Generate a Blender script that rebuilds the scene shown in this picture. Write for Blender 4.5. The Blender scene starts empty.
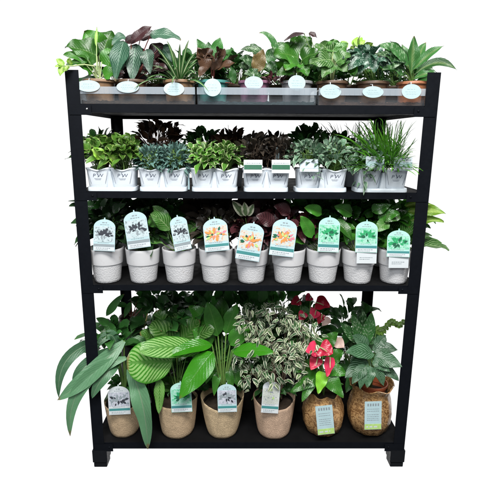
import bpy, bmesh, math, random
from mathutils import Vector, Matrix
R = math.radians; PI = math.pi
rnd = random.Random(11)
scene = bpy.context.scene
COL = scene.collection
V = Vector
UP = V((0, 0, 1))

# ------------------------------------------------------------------ camera
cam_d = bpy.data.cameras.new('camera'); cam = bpy.data.objects.new('camera', cam_d); COL.objects.link(cam)
PIT, YAW, ROL, FPX = .2223, -.0093, .0058, 452.0
CAMP = V((-.0543, -1.522, 1.2498))
CM = (Matrix.Rotation(YAW, 3, 'Z') @ Matrix.Rotation(PI/2-PIT, 3, 'X') @ Matrix.Rotation(ROL, 3, 'Z'))
cam.matrix_world = Matrix.Translation(CAMP) @ CM.to_4x4()
cam_d.sensor_width = 36; cam_d.lens = 36*FPX/480; cam_d.clip_start = .05; cam_d.clip_end = 200
scene.camera = cam

def at(u, v, y):
    """the point at depth y of the rack that lies on this line of sight of the photograph (480 px)"""
    d = CM @ V(((u-240)/FPX, -(v-240)/FPX, -1))
    return CAMP + d*((y-CAMP.y)/d.y)

# ------------------------------------------------------------------ helpers
class MB:
    def __init__(s): s.v = []; s.f = []; s.uv = []; s.c = []; s.zmax = None
    def vert(s, p, uv=(0, 0), c=0.5):
        s.v.append(tuple(p)); s.uv.append(uv); s.c.append(c); return len(s.v)-1
    def box(s, x0, x1, y0, y1, z0, z1):
        i = len(s.v)
        for z in (z0, z1):
            for x, y in ((x0, y0), (x1, y0), (x1, y1), (x0, y1)): s.vert((x, y, z))
        for q in ((0,3,2,1), (4,5,6,7), (0,1,5,4), (1,2,6,5), (2,3,7,6), (3,0,4,7)): s.f.append([i+k for k in q])
    def tube(s, pts, r, n=6, r1=None, c=.5):
        r1 = r if r1 is None else r1
        rings = []; m = len(pts)
        for k, p in enumerate(pts):
            t = (pts[min(k+1, m-1)]-pts[max(k-1, 0)])
            if t.length < 1e-9: t = V((0, 0, 1))
            t.normalize()
            a = t.cross(V((.31, .95, .1))); a.normalize(); b = t.cross(a)
            rr = r+(r1-r)*k/max(1, m-1)
            rings.append([s.vert(p+a*rr*math.cos(2*PI*j/n)+b*rr*math.sin(2*PI*j/n), (j/n, k/max(1, m-1)), c) for j in range(n)])
        for k in range(m-1):
            for j in range(n): s.f.append([rings[k][j], rings[k][(j+1) % n], rings[k+1][(j+1) % n], rings[k+1][j]])
        s.f.append(rings[0][::-1]); s.f.append(rings[-1])
    def lathe(s, prof, n=40, shape=None, zmod=None, cap0=True, cap1=False, ctr=(0, 0, 0)):
        rings = []
        for i, (r, z) in enumerate(prof):
            ring = []
            for j in range(n):
                th = 2*PI*j/n
                k = shape(th, i) if shape else 1
                dz = zmod(th, i) if zmod else 0
                ring.append(s.vert((ctr[0]+r*k*math.cos(th), ctr[1]+r*k*math.sin(th), ctr[2]+z+dz), (j/n, i/(len(prof)-1))))
            rings.append(ring)
        for i in range(len(prof)-1):
            for j in range(n): s.f.append([rings[i][j], rings[i][(j+1) % n], rings[i+1][(j+1) % n], rings[i+1][j]])
        if cap0: s.f.append(rings[0][::-1])
        if cap1: s.f.append(rings[-1])
    def plate(s, out, t, M, uvs=True):
        """outline (x,z) list extruded to thickness t; front face towards local -y; M places it"""
        n = len(out)
        xs = [p[0] for p in out]; zs = [p[1] for p in out]
        x0, x1, z0, z1 = min(xs), max(xs), min(zs), max(zs)
        def uv(p): return ((p[0]-x0)/(x1-x0+1e-9), (p[1]-z0)/(z1-z0+1e-9))
        a = [s.vert(M @ V((p[0], -t/2, p[1])), uv(p)) for p in out]
        b = [s.vert(M @ V((p[0], t/2, p[1])), uv(p)) for p in out]
        s.f.append(a); s.f.append(b[::-1])
        for i in range(n): s.f.append([a[(i+1) % n], a[i], b[i], b[(i+1) % n]])
    def build(s, name, mat, parent=None, smooth=True, bevel=None, loc=None, sharp=40, M=None):
        me = bpy.data.meshes.new(name)
        vs = s.v
        if s.zmax is not None:
            zz = s.zmax
            vs = [(x, y, z if z < zz-.02 else zz-.02+.018*(1-math.exp(-(z-zz+.02)/.05))) for x, y, z in vs]
        me.from_pydata(vs, [], s.f)
        uvl = me.uv_layers.new(name='UVMap')
        idx = [0]*len(me.loops); me.loops.foreach_get('vertex_index', idx)
        flat = []
        for i in idx: flat.extend(s.uv[i])
        uvl.data.foreach_set('uv', flat)
        ca = me.color_attributes.new('var', 'FLOAT_COLOR', 'POINT')
        fl = []
        for c in s.c: fl.extend((c, c, c, 1))
        ca.data.foreach_set('color', fl)
        if bevel:
            bm = bmesh.new(); bm.from_mesh(me)
            es = [e for e in bm.edges if len(e.link_faces) == 2 and e.calc_face_angle(0) > R(30)]
            bmesh.ops.bevel(bm, geom=es, offset=bevel, segments=2, affect='EDGES', clamp_overlap=True)
            bm.to_mesh(me); bm.free()
        me.materials.append(mat)
        if smooth:
            me.polygons.foreach_set('use_smooth', [True]*len(me.polygons))
            if sharp: me.set_sharp_from_angle(angle=R(sharp))
        me.update()
        o = bpy.data.objects.new(name, me); COL.objects.link(o)
        if parent is not None:
            o.parent = parent
            o.matrix_parent_inverse = world_of(parent).inverted()
        if M is not None: o.matrix_world = M
        return o

def world_of(o):
    m = Matrix.Translation(o.location) if o.type == 'EMPTY' else Matrix.Identity(4)
    return m

def thing(name, label, cat, loc, group=None):
    o = bpy.data.objects.new(name, None); COL.objects.link(o); o.location = loc
    o.empty_display_size = .03
    o['label'] = label; o['category'] = cat
    if group: o['group'] = group
    return o

# ------------------------------------------------------------------ materials
def new_mat(name):
    m = bpy.data.materials.new(name); m.use_nodes = True
    nt = m.node_tree
    for n in list(nt.nodes): nt.nodes.remove(n)
    out = nt.nodes.new('ShaderNodeOutputMaterial')
    return m, nt, out
class G:
    """tiny node builder"""
    def __init__(s, nt): s.nt = nt
    def n(s, t, **kw):
        x = s.nt.nodes.new(t)
        for k, v in kw.items(): setattr(x, k, v)
        return x
    def set(s, sock, val):
        if isinstance(val, bpy.types.NodeSocket): s.nt.links.new(val, sock)
        else: sock.default_value = val
    def math(s, op, a, b=0.0, c=None, clamp=False):
        x = s.n('ShaderNodeMath', operation=op); x.use_clamp = clamp
        s.set(x.inputs[0], a); s.set(x.inputs[1], b)
        if c is not None: s.set(x.inputs[2], c)
        return x.outputs[0]
    def ramp(s, x, lo, hi):
        r = s.n('ShaderNodeMapRange', interpolation_type='SMOOTHSTEP')
        s.set(r.inputs['Value'], x); s.set(r.inputs['From Min'], lo); s.set(r.inputs['From Max'], hi)
        return r.outputs[0]
    def mix(s, f, a, b):
        x = s.n('ShaderNodeMix', data_type='RGBA')
        s.set(x.inputs[0], f)
        s.set(x.inputs[6], a if isinstance(a, bpy.types.NodeSocket) else (*a, 1))
        s.set(x.inputs[7], b if isinstance(b, bpy.types.NodeSocket) else (*b, 1))
        return x.outputs[2]
    def noise(s, scale, detail=3, vec=None, rough=.5):
        x = s.n('ShaderNodeTexNoise'); x.inputs['Scale'].default_value = scale; x.inputs['Detail'].default_value = detail
        x.inputs['Roughness'].default_value = rough
        if vec is None: vec = s.n('ShaderNodeTexCoord').outputs['Object']
        s.nt.links.new(vec, x.inputs['Vector']); return x.outputs[0]
    def bump(s, h, strength, dist=.002):
        b = s.n('ShaderNodeBump'); b.inputs['Strength'].default_value = strength; b.inputs['Distance'].default_value = dist
        s.nt.links.new(h, b.inputs['Height']); return b.outputs[0]

def solid(name, col, rough=.45, var=.12, scale=30, bump=.0, bscale=200, spec=.5, metal=0, coat=0, trans=0):
    m, nt, out = new_mat(name); g = G(nt)
    p = g.n('ShaderNodeBsdfPrincipled')
    nz = g.noise(scale, 4)
    lo = tuple(max(0, c*(1-var)) for c in col); hi = tuple(min(1, c*(1+var)) for c in col)
    c = g.mix(nz, lo, hi); nt.links.new(c, p.inputs['Base Color'])
    r = g.ramp(g.noise(scale*2.3, 3), .2, .8)
    nt.links.new(g.math('MULTIPLY_ADD', r, rough*.35, rough*.82), p.inputs['Roughness'])
    p.inputs['Specular IOR Level'].default_value = spec; p.inputs['Metallic'].default_value = metal
    p.inputs['Coat Weight'].default_value = coat
    if bump: nt.links.new(g.bump(g.noise(bscale, 3), bump, .002), p.inputs['Normal'])
    sh = p.outputs[0]
    if trans:
        t = g.n('ShaderNodeBsdfTranslucent'); nt.links.new(c, t.inputs[0])
        mx = g.n('ShaderNodeMixShader'); mx.inputs[0].default_value = trans
        nt.links.new(sh, mx.inputs[1]); nt.links.new(t.outputs[0], mx.inputs[2]); sh = mx.outputs[0]
    nt.links.new(sh, out.inputs[0]); return m

def leafmat(name, base, pale, kind='plain', n=9, amt=.6, rough=.33, thr=.5, slope=.9, var=.45, mid=.5, trans=.22, dark=None, spec=.5):
    """leaf blade: base colour + vein / stripe / margin pattern laid along the blade's own length"""
    m, nt, out = new_mat(name); g = G(nt)
    p = g.n('ShaderNodeBsdfPrincipled')
    uv = g.n('ShaderNodeUVMap'); sx = g.n('ShaderNodeSeparateXYZ'); nt.links.new(uv.outputs[0], sx.inputs[0])
    u, v = sx.outputs[0], sx.outputs[1]
    a = g.math('ABSOLUTE', g.math('MULTIPLY_ADD', u, 2.0, -1.0))
    at_ = g.n('ShaderNodeAttribute'); at_.attribute_name = 'var'; va = at_.outputs['Fac']
    nz = g.noise(70, 3); nf = g.noise(260, 2)
    dk = dark or tuple(c*.55 for c in base)
    c = g.mix(g.ramp(g.math('ADD', g.math('MULTIPLY', va, .75), g.math('MULTIPLY', nz, .35)), .1, .95), dk, tuple(min(1, x*(1+var)) for x in base))
    vein = None
    if kind in ('pinnate', 'band', 'chevron'):
        ph = g.math('SUBTRACT', g.math('MULTIPLY', v, float(n)), g.math('MULTIPLY', a, slope*n*.22))
        ph = g.math('ADD', ph, g.math('MULTIPLY', nz, .5))
        sn = g.math('SINE', g.math('MULTIPLY', ph, 2*PI))
        st = g.ramp(sn, thr-.35, thr+.35)
        edge = g.ramp(a, 1.0, .82)
        inner = g.ramp(a, .03, .14)
        f = g.math('MULTIPLY', g.math('MULTIPLY', st, edge), inner)
        if kind == 'chevron':
            f = g.math('MAXIMUM', f, g.math('MULTIPLY', g.ramp(a, .1, .02), .8))
        c = g.mix(g.math('MULTIPLY', f, amt), c, pale)
        vein = sn
    elif kind == 'margin':
        e = g.ramp(g.math('ADD', a, g.math('MULTIPLY', g.math('SUBTRACT', nz, .5), 1.1)), thr, thr+.16)
        c = g.mix(g.math('MULTIPLY', e, amt), c, pale)
    elif kind == 'centre':
        e = g.ramp(g.math('ADD', a, g.math('MULTIPLY', g.math('SUBTRACT', nz, .5), .5)), thr, thr-.3)
        c = g.mix(g.math('MULTIPLY', e, amt), c, pale)
    elif kind == 'mottle':
        mz = g.noise(n*14, 4)
        e = g.ramp(g.math('ADD', mz, g.math('MULTIPLY', g.math('SINE', g.math('MULTIPLY', g.math('SUBTRACT', g.math('MULTIPLY', v, 9.0), g.math('MULTIPLY', a, 2.0)), 2*PI)), .06)), thr, thr+.12)
        c = g.mix(g.math('MULTIPLY', e, amt), c, pale)
    elif kind == 'strap':
        e = g.ramp(a, thr, thr-.18)
        c = g.mix(g.math('MULTIPLY', e, amt), c, pale)
    # midrib and small blemishes
    if mid: c = g.mix(g.math('MULTIPLY', g.ramp(a, .09, .03), mid), c, tuple(min(1, x*.5+y*.5) for x, y in zip(pale, base)))
    c = g.mix(g.math('MULTIPLY', g.ramp(nf, .66, .78), .25), c, tuple(x*.6+.02 for x in base))
    tip = g.math('MULTIPLY', g.ramp(g.math('ADD', v, g.math('MULTIPLY', g.math('SUBTRACT', nz, .5), .12)), .93, .99), g.ramp(va, .55, .8))
    c = g.mix(g.math('MULTIPLY', tip, .8), c, (.2, .12, .05))
    nt.links.new(c, p.inputs['Base Color'])
    nt.links.new(g.math('MULTIPLY_ADD', nz, .25, rough-.1), p.inputs['Roughness'])
    p.inputs['Specular IOR Level'].default_value = spec
    # side veins as relief
    h = g.math('SINE', g.math('MULTIPLY', g.math('SUBTRACT', g.math('MULTIPLY', v, 11.0), g.math('MULTIPLY', a, 3.0)), 2*PI))
    h = g.math('ADD', g.math('MULTIPLY', h, .25), g.math('ADD', g.ramp(a, .0, .1), nf))
    nt.links.new(g.bump(h, .35, .0015), p.inputs['Normal'])
    t = g.n('ShaderNodeBsdfTranslucent'); nt.links.new(c, t.inputs[0])
    mx = g.n('ShaderNodeMixShader'); mx.inputs[0].default_value = trans
    nt.links.new(p.outputs[0], mx.inputs[1]); nt.links.new(t.outputs[0], mx.inputs[2]); nt.links.new(mx.outputs[0], out.inputs[0])
    return m

def clearmat(name='clear_plastic', df_=.07):
    m, nt, out = new_mat(name); g = G(nt)
    tr = g.n('ShaderNodeBsdfTransparent'); tr.inputs[0].default_value = (.93, .955, .97, 1)
    gl = g.n('ShaderNodeBsdfGlossy'); gl.inputs['Roughness'].default_value = .09
    df = g.n('ShaderNodeBsdfDiffuse'); df.inputs[0].default_value = (.7, .78, .85, 1)
    nt.links.new(g.bump(g.noise(30, 2), .2, .002), gl.inputs['Normal'])
    fr = g.n('ShaderNodeFresnel'); fr.inputs[0].default_value = 1.5
    fa = g.math('MULTIPLY_ADD', fr.outputs[0], .9, g.math('MULTIPLY', g.ramp(g.noise(25, 4), .5, .75), .04))
    m1 = g.n('ShaderNodeMixShader'); nt.links.new(fa, m1.inputs[0]); nt.links.new(tr.outputs[0], m1.inputs[1]); nt.links.new(gl.outputs[0], m1.inputs[2])
    m2 = g.n('ShaderNodeMixShader'); m2.inputs[0].default_value = df_
    nt.links.new(m1.outputs[0], m2.inputs[1]); nt.links.new(df.outputs[0], m2.inputs[2]); nt.links.new(m2.outputs[0], out.inputs[0])
    return m

def burlap(name, col):
    m, nt, out = new_mat(name); g = G(nt)
    p = g.n('ShaderNodeBsdfPrincipled'); tc = g.n('ShaderNodeTexCoord')
    w1 = g.n('ShaderNodeTexWave', wave_type='BANDS', bands_direction='Z'); w1.inputs['Scale'].default_value = 62; w1.inputs['Distortion'].default_value = 2.2; w1.inputs['Detail Scale'].default_value = 3
    uvm = g.n('ShaderNodeUVMap'); w2 = g.n('ShaderNodeTexWave', wave_type='BANDS', bands_direction='X'); w2.inputs['Scale'].default_value = 26; w2.inputs['Distortion'].default_value = 3.0
    nt.links.new(tc.outputs['Object'], w1.inputs[0]); nt.links.new(uvm.outputs[0], w2.inputs[0])
    h = g.math('ADD', w1.outputs['Fac'], g.math('MULTIPLY', w2.outputs['Fac'], .7))
    nz = g.noise(35, 5, rough=.7)
    f = g.math('ADD', g.math('MULTIPLY', h, .3), g.math('MULTIPLY', nz, .7))
    c = g.mix(g.ramp(f, .3, .95), tuple(x*.62 for x in col), tuple(min(1, x*1.3) for x in col))
    nt.links.new(c, p.inputs['Base Color']); p.inputs['Roughness'].default_value = .75
    nt.links.new(g.bump(g.math('ADD', h, g.noise(300, 2)), .6, .0022), p.inputs['Normal'])
    nt.links.new(p.outputs[0], out.inputs[0]); return m

def copperwrap(name):
    m, nt, out = new_mat(name); g = G(nt)
    p = g.n('ShaderNodeBsdfPrincipled'); tc = g.n('ShaderNodeTexCoord')
    w = g.n('ShaderNodeTexWave', wave_type='BANDS', bands_direction='DIAGONAL'); w.inputs['Scale'].default_value = 16; w.inputs['Distortion'].default_value = 22; w.inputs['Detail'].default_value = 5; w.inputs['Detail Scale'].default_value = 1.3; w.inputs['Detail Roughness'].default_value = .7
    nt.links.new(tc.outputs['Object'], w.inputs[0])
    nz = g.noise(45, 6, rough=.7)
    f = g.math('ADD', g.math('MULTIPLY', w.outputs['Fac'], .3), g.math('MULTIPLY', nz, .75))
    c = g.mix(g.ramp(f, .25, .68), (.17, .07, .022), (.62, .37, .16))
    c = g.mix(g.ramp(f, .7, .9), c, (.82, .65, .4))
    nt.links.new(c, p.inputs['Base Color']); p.inputs['Roughness'].default_value = .3; p.inputs['Metallic'].default_value = .2; p.inputs['Coat Weight'].default_value = .7; p.inputs['Coat Roughness'].default_value = .08
    nt.links.new(g.bump(f, .8, .003), p.inputs['Normal'])
    nt.links.new(p.outputs[0], out.inputs[0]); return m

def hammered(name, col):
    """white pot: smooth collar above, dimpled with fine rings below"""
    m, nt, out = new_mat(name); g = G(nt)
    p = g.n('ShaderNodeBsdfPrincipled'); uv = g.n('ShaderNodeUVMap'); sx = g.n('ShaderNodeSeparateXYZ'); nt.links.new(uv.outputs[0], sx.inputs[0])
    tc = g.n('ShaderNodeTexCoord')
    vo = g.n('ShaderNodeTexVoronoi'); vo.inputs['Scale'].default_value = 190; nt.links.new(tc.outputs['Object'], vo.inputs[0])
    sz = g.n('ShaderNodeSeparateXYZ'); nt.links.new(tc.outputs['Object'], sz.inputs[0])
    rings = g.math('SINE', g.math('MULTIPLY', sz.outputs[2], 900.0))
    h = g.math('ADD', g.math('MULTIPLY', vo.outputs[0], 1.0), g.math('MULTIPLY', rings, .06))
    att = g.n('ShaderNodeAttribute'); att.attribute_name = 'var'
    h = g.math('MULTIPLY', h, g.ramp(att.outputs['Fac'], .6, .4))
    nz = g.noise(18, 5)
    c = g.mix(nz, tuple(x*.86 for x in col), col)
    c = g.mix(g.math('MULTIPLY', g.math('MULTIPLY', g.ramp(vo.outputs[0], .25, .05), g.ramp(att.outputs['Fac'], .6, .4)), .22), c, tuple(x*.5 for x in col))
    c = g.mix(g.math('MULTIPLY', g.ramp(g.noise(38, 6, rough=.75), .58, .72), .4), c, (.34, .28, .22))
    nt.links.new(c, p.inputs['Base Color']); p.inputs['Roughness'].default_value = .32
    nt.links.new(g.bump(h, .5, .0016), p.inputs['Normal'])
    nt.links.new(p.outputs[0], out.inputs[0]); return m

BLACK = solid('black_powder_coated_steel', (.004, .005, .0075), .55, .3, 40, .2, 600, spec=.1)
DECK = solid('black_shelf_panel', (.005, .005, .0055), .75, .4, 14, .1, 300, spec=.08)
RIVET = solid('rivet_steel', (.5, .5, .5), .3, .1, metal=1)
FOOTM = solid('black_rubber', (.005, .006, .008), .5, .2, 60, .15, 500, spec=.25)
CLEAR = clearmat(df_=.04)
CLEARLIP = clearmat('clear_plastic_lip', .3)
CLEARCARD = clearmat('clear_card', .5)
SOIL = solid('potting_soil', (.03, .018, .01), .95, .7, 160, 1.0, 240)
BARK = solid('coir_mulch', (.12, .06, .03), .9, .75, 120, 1.0, 160)
WHITEP = solid('white_plastic_pot', (.66, .71, .76), .35, .07, 20)
CARRIER = solid('white_plastic_carrier', (.62, .68, .73), .4, .08, 16)
HAM = hammered('white_dimpled_pot', (.63, .63, .64))
BURL = [burlap('tan_woven_pot', (.58, .42, .26)), burlap('sand_woven_pot', (.64, .48, .29)), burlap('rosy_tan_woven_pot', (.62, .43, .3))]
COPPER = copperwrap('copper_leaf_wrap')
CARD = solid('white_card', (.56, .6, .62), .4, .05, 60)
CARDAQ = solid('aqua_card', (.42, .57, .6), .38, .12, 40)
CARDOV = solid('pale_aqua_card', (.36, .47, .49), .4, .12, 40)
CARDGR = solid('mint_card', (.38, .64, .57), .38, .2, 40)
INK = solid('dark_ink', (.03, .035, .045), .5)
INKN = solid('navy_grey_ink', (.1, .12, .17), .5)
INKG = solid('grey_ink', (.24, .28, .3), .5)
INKL = solid('pale_ink', (.36, .5, .52), .5)
INKT = solid('teal_ink', (.05, .22, .22), .45)
INKGR = solid('leaf_green_ink', (.02, .3, .11), .45, .5, 200)
INKDG = solid('deep_green_ink', (.01, .1, .05), .45, .4, 200)
INKOR = solid('orange_ink', (.72, .26, .07), .45, .4, 200)
INKPK = solid('pink_ink', (.62, .2, .26), .45, .3, 200)
INKYL = solid('lime_ink', (.42, .62, .2), .45, .3, 100)
BROWNPOT = solid('brown_nursery_plastic', (.07, .026, .014), .4, .3, 20)
BLACKPOT = solid('black_nursery_plastic', (.015, .015, .014), .4, .3, 20)
TERRA = solid('terracotta_plastic', (.42, .11, .045), .45, .2, 30)
POT1 = {k: solid('pot_'+k, c, .5, .45, 60, .3, 120) for k, c in dict(tan=(.22, .13, .07), brown=(.09, .052, .03), teal=(.05, .2, .18), mauve=(.22, .1, .16), grey=(.2, .2, .21), rust=(.34, .13, .06)).items()}
STEMG = solid('green_stem', (.14, .26, .06), .45, .3, 60)
STEMP = solid('pale_stem', (.42, .52, .24), .45, .25, 60)
STEMR = solid('reddish_stem', (.2, .05, .04), .5, .3, 60)
STEMB = solid('brown_twig', (.09, .06, .04), .7, .4, 60)

L = {}
def lm(k, *a, **kw): L[k] = leafmat('leaf_'+k, *a, **kw)
lm('heart_green', (.034, .145, .012), (.2, .36, .08), 'plain', mid=.35)
lm('lime', (.2, .38, .04), (.5, .65, .2), 'centre', amt=.5, thr=.5, mid=.3)
lm('maranta', (.012, .06, .03), (.26, .42, .3), 'chevron', n=10, amt=.75, thr=.72, slope=2.2, mid=.5)
lm('maroon', (.034, .012, .013), (.09, .03, .035), 'plain', mid=.3, trans=.12)
lm('burgundy', (.06, .03, .016), (.14, .07, .04), 'plain', mid=.3, trans=.12)
lm('purple_black', (.03, .024, .018), (.09, .07, .05), 'plain', mid=.2, trans=.1)
lm('dark_green', (.032, .13, .024), (.09, .2, .06), 'plain', mid=.4)
lm('deep_green', (.03, .11, .024), (.06, .14, .05), 'plain', mid=.3)
lm('strap_stripe', (.04, .125, .03), (.62, .68, .42), 'strap', amt=.75, thr=.3, mid=0)
lm('silver', (.02, .075, .04), (.3, .42, .34), 'mottle', n=8, amt=.75, thr=.5, mid=.3)
lm('aglaonema', (.03, .11, .026), (.28, .4, .24), 'mottle', n=6, amt=.7, thr=.52, mid=.4)
lm('long_green', (.032, .12, .026), (.24, .34, .13), 'centre', amt=.45, thr=.35, mid=.5)
lm('olive_brown', (.12, .085, .03), (.22, .16, .07), 'mottle', n=10, amt=.5, thr=.5)
lm('pep', (.075, .19, .024), (.4, .52, .16), 'margin', amt=.75, thr=.8, mid=.3, rough=.28)
lm('bluegrey', (.1, .2, .17), (.34, .46, .42), 'plain', mid=.35, rough=.5)
lm('njoy', (.075, .22, .026), (.6, .7, .36), 'margin', amt=.85, thr=.72, mid=.2)
lm('sage', (.12, .23, .14), (.5, .6, .46), 'margin', amt=.7, thr=.72, mid=.3, rough=.45)
lm('grass', (.09, .3, .02), (.3, .5, .1), 'plain', mid=.2, rough=.4)
lm('dark_grass', (.025, .07, .014), (.1, .2, .06), 'plain', mid=.2, rough=.4)
lm('raven', (.02, .05, .018), (.06, .09, .06), 'plain', mid=.2, rough=.25)
lm('wine', (.05, .013, .017), (.15, .045, .05), 'pinnate', n=8, amt=.4, thr=.6)
lm('bright_vein', (.034, .145, .016), (.34, .48, .22), 'chevron', n=8, amt=.7, thr=.75, slope=2.0, mid=.6)
lm('gloss_green', (.035, .15, .016), (.16, .3, .08), 'plain', mid=.4, rough=.25)
lm('lance', (.085, .2, .1), (.34, .4, .28), 'plain', mid=.75, rough=.36, var=.4, dark=(.055, .14, .07))
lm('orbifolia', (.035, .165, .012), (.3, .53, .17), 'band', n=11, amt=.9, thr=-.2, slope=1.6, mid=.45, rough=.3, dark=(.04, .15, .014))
lm('orbifolia_shaded', (.03, .11, .012), (.16, .28, .09), 'band', n=8, amt=.7, thr=.3, slope=1.6, mid=.4)  # darker copy of orbifolia: shade on the rear leaves put into the colour
lm('spath', (.03, .17, .008), (.14, .33, .06), 'plain', mid=.4, rough=.2, dark=(.02, .12, .006))
lm('ficus', (.03, .1, .028), (.66, .68, .5), 'margin', amt=.9, thr=.58, mid=.2, rough=.35)
lm('ficus_pale', (.12, .19, .08), (.74, .74, .55), 'margin', amt=.92, thr=.45, mid=.2, rough=.4)
lm('spathe_red', (.6, .035, .09), (.75, .2, .25), 'plain', mid=.25, rough=.2, trans=.15, var=.3, dark=(.36, .012, .03))
lm('spathe_pale', (.5, .35, .3), (.7, .6, .55), 'plain', mid=.2, rough=.4)
lm('insignis', (.018, .075, .024), (.2, .34, .22), 'pinnate', n=8, amt=.65, thr=.2, slope=2.0, mid=.4, rough=.35)
lm('young', (.16, .42, .03), (.3, .56, .1), 'plain', mid=.4, rough=.3)
lm('fern_olive', (.1, .19, .03), (.22, .32, .1), 'plain', mid=.3)

def photoprint(name, c0, c1, c2, sc):
    m, nt, out = new_mat(name); g = G(nt); p = g.n('ShaderNodeBsdfPrincipled')
    a = g.noise(sc, 4, rough=.6); b = g.noise(sc*1.7, 3)
    c = g.mix(g.ramp(a, .38, .6), c0, c1); c = g.mix(g.ramp(b, .52, .66), c, c2)
    nt.links.new(c, p.inputs['Base Color']); p.inputs['Roughness'].default_value = .35; nt.links.new(p.outputs[0], out.inputs[0]); return m
PANEL = {'dark': photoprint('dark_leaf_print', (.44, .54, .56), (.5, .58, .6), (.2, .25, .27), 90),
         'orange': photoprint('orange_flower_print', (.46, .58, .6), (.58, .54, .46), (.58, .32, .2), 90),
         'green': photoprint('green_leaf_print', (.2, .52, .36), (.36, .6, .5), (.05, .42, .2), 90),
         'grey': photoprint('grey_leaf_print', (.42, .43, .5), (.5, .52, .58), (.2, .26, .28), 80),
         'fleck': photoprint('flecked_print', (.55, .57, .55), (.47, .5, .45), (.38, .42, .36), 200)}
# ------------------------------------------------------------------ leaf geometry
PROF = {
    'ovate': lambda t: math.sin(PI*t**.72)**.8,
    'heart': lambda t: math.sin(PI*min(1, (t*.96+.04))**.52)**.7,
    'lance': lambda t: math.sin(PI*t**.85)**.9,
    'strap': lambda t: min(1, .55+t*1.6)*(1-t**2.6)**.8,
    'blade': lambda t: math.sin(PI*min(1, t*.97+.03)**.88)**.72,
    'orb': lambda t: math.sqrt(max(0, 1-(2*min(1, t*.97+.015)-1)**2)),
    'spoon': lambda t: math.sin(PI*t**1.25)**.8,
    'long': lambda t: (math.sin(PI*min(1, t*.9+.06)))**.55*(1-.35*t),
}
def bez(a, b, c, t): return a*((1-t)**2)+b*(2*t*(1-t))+c*(t*t)
def leaf(mb, P0, P1, P2, w, hint=None, prof='ovate', fold=.25, wave=.06, nl=8, nw=4, var=None, cup=0, twist=0):
    var = rnd.random() if var is None else var
    hint = V(hint) if hint is not None else V((0, -.5, 1))
    f = PROF[prof]; ph = rnd.random()*6; fr = rnd.uniform(9, 15)
    rows = []
    for i in range(nl+1):
        t = i/nl
        p = bez(P0, P1, P2, t); T = bez(P0, P1, P2, min(1, t+.02))-bez(P0, P1, P2, max(0, t-.02))
        if T.length < 1e-7: T = P2-P0
        T = T.normalized()
        S = T.cross(hint)
        if S.length < .05: S = T.cross(V((.4, .7, .3)))
        S.normalize(); N = S.cross(T)
        if twist:
            q = Matrix.Rotation(twist*t, 3, T); S = q @ S; N = q @ N
        ww = max(.0004, w*.5*f(t)); row = []
        for j in range(nw+1):
            s = 2*j/nw-1
            off = fold*abs(s)*ww - cup*s*s*ww + wave*w*math.sin(t*fr+ph+(2 if s > 0 else 0))*abs(s)
            row.append(mb.vert(p+S*(s*ww)+N*off, (j/nw, t), var))
        rows.append(row)
    for i in range(nl):
        for j in range(nw): mb.f.append([rows[i][j], rows[i][j+1], rows[i+1][j+1], rows[i+1][j]])

def arc(a, b, h, n=6, side=V((0, 0, 0))):
    m = (a+b)/2+V((0, 0, h))+side
    return [bez(a, m, b, k/n) for k in range(n+1)]

def rdir(lo=-.2, hi=1.0):
    a = rnd.uniform(0, 2*PI); z = rnd.uniform(lo, hi); q = math.sqrt(max(0, 1-min(1, z*z)))
    return V((q*math.cos(a), q*math.sin(a), z))

def bush(mb, c, rad, n, ll, lw, prof='ovate', droop=.3, lo=-.25, stems=None, root=None, nl=5, nw=2, fold=.25, up=.4, inner=.35):
    c = V(c)
    for i in range(n):
        d = rdir(lo, 1); k = rnd.uniform(inner, 1)**.6
        p = c+V((d.x*rad[0], d.y*rad[1], d.z*rad[2]))*k
        g = (d+UP*up+V((rnd.gauss(0, .45), rnd.gauss(0, .45), rnd.gauss(0, .4)))).normalized()
        l = ll*rnd.uniform(.65, 1.2)
        q = p+g*l*.5+UP*l*.08; e = p+g*l-UP*(droop*l*rnd.uniform(.5, 1.5))
        h = (UP*.8+d*.5+V((rnd.gauss(0, .35), rnd.gauss(0, .35)-.3, rnd.gauss(0, .2))))
        leaf(mb, p, q, e, lw*l/ll*rnd.uniform(.8, 1.2), h, prof, fold, .05, nl, nw)
        if stems is not None and root is not None and i % 2 == 0:
            stems.tube(arc(V(root)+V((rnd.gauss(0, .012), rnd.gauss(0, .012), 0)), p, .02, 4), .0013, 4, .0009)

def rosette(mb, root, n, plen, ll, lw, prof='ovate', el=(80, 20), droop=.35, stems=None, nl=7, nw=4, fold=.3, az=(0, 360), wave=.06, pr=.002):
    root = V(root)
    for i in range(n):
        a = R(az[0]+(az[1]-az[0])*((i*.618034+rnd.uniform(-.06, .06)) % 1)); t = i/max(1, n-1)
        e = R(el[0]+(el[1]-el[0])*t+rnd.uniform(-8, 8))
        h = V((math.cos(a), math.sin(a), 0)); d = h*math.cos(e)+UP*math.sin(e)
        b = root+h*.008; p = b+d*plen*rnd.uniform(.75, 1.15)
        if stems is not None and plen > .01: stems.tube(arc(b, p, -.004, 4), pr, 5, pr*.6)
        l = ll*rnd.uniform(.8, 1.15)
        dd = (d*.8+h*.35).normalized()
        leaf(mb, p, p+dd*l*.55, p+dd*l*.85+h*l*.12-UP*droop*l, lw*rnd.uniform(.85, 1.15), UP*1+h*.15-d*.3+V((0, -.3, 0)), prof, fold, wave, nl, nw)

def px(y=.1):   # metres per photo pixel at that depth
    return (y-CAMP.y)/FPX*1.03

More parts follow.
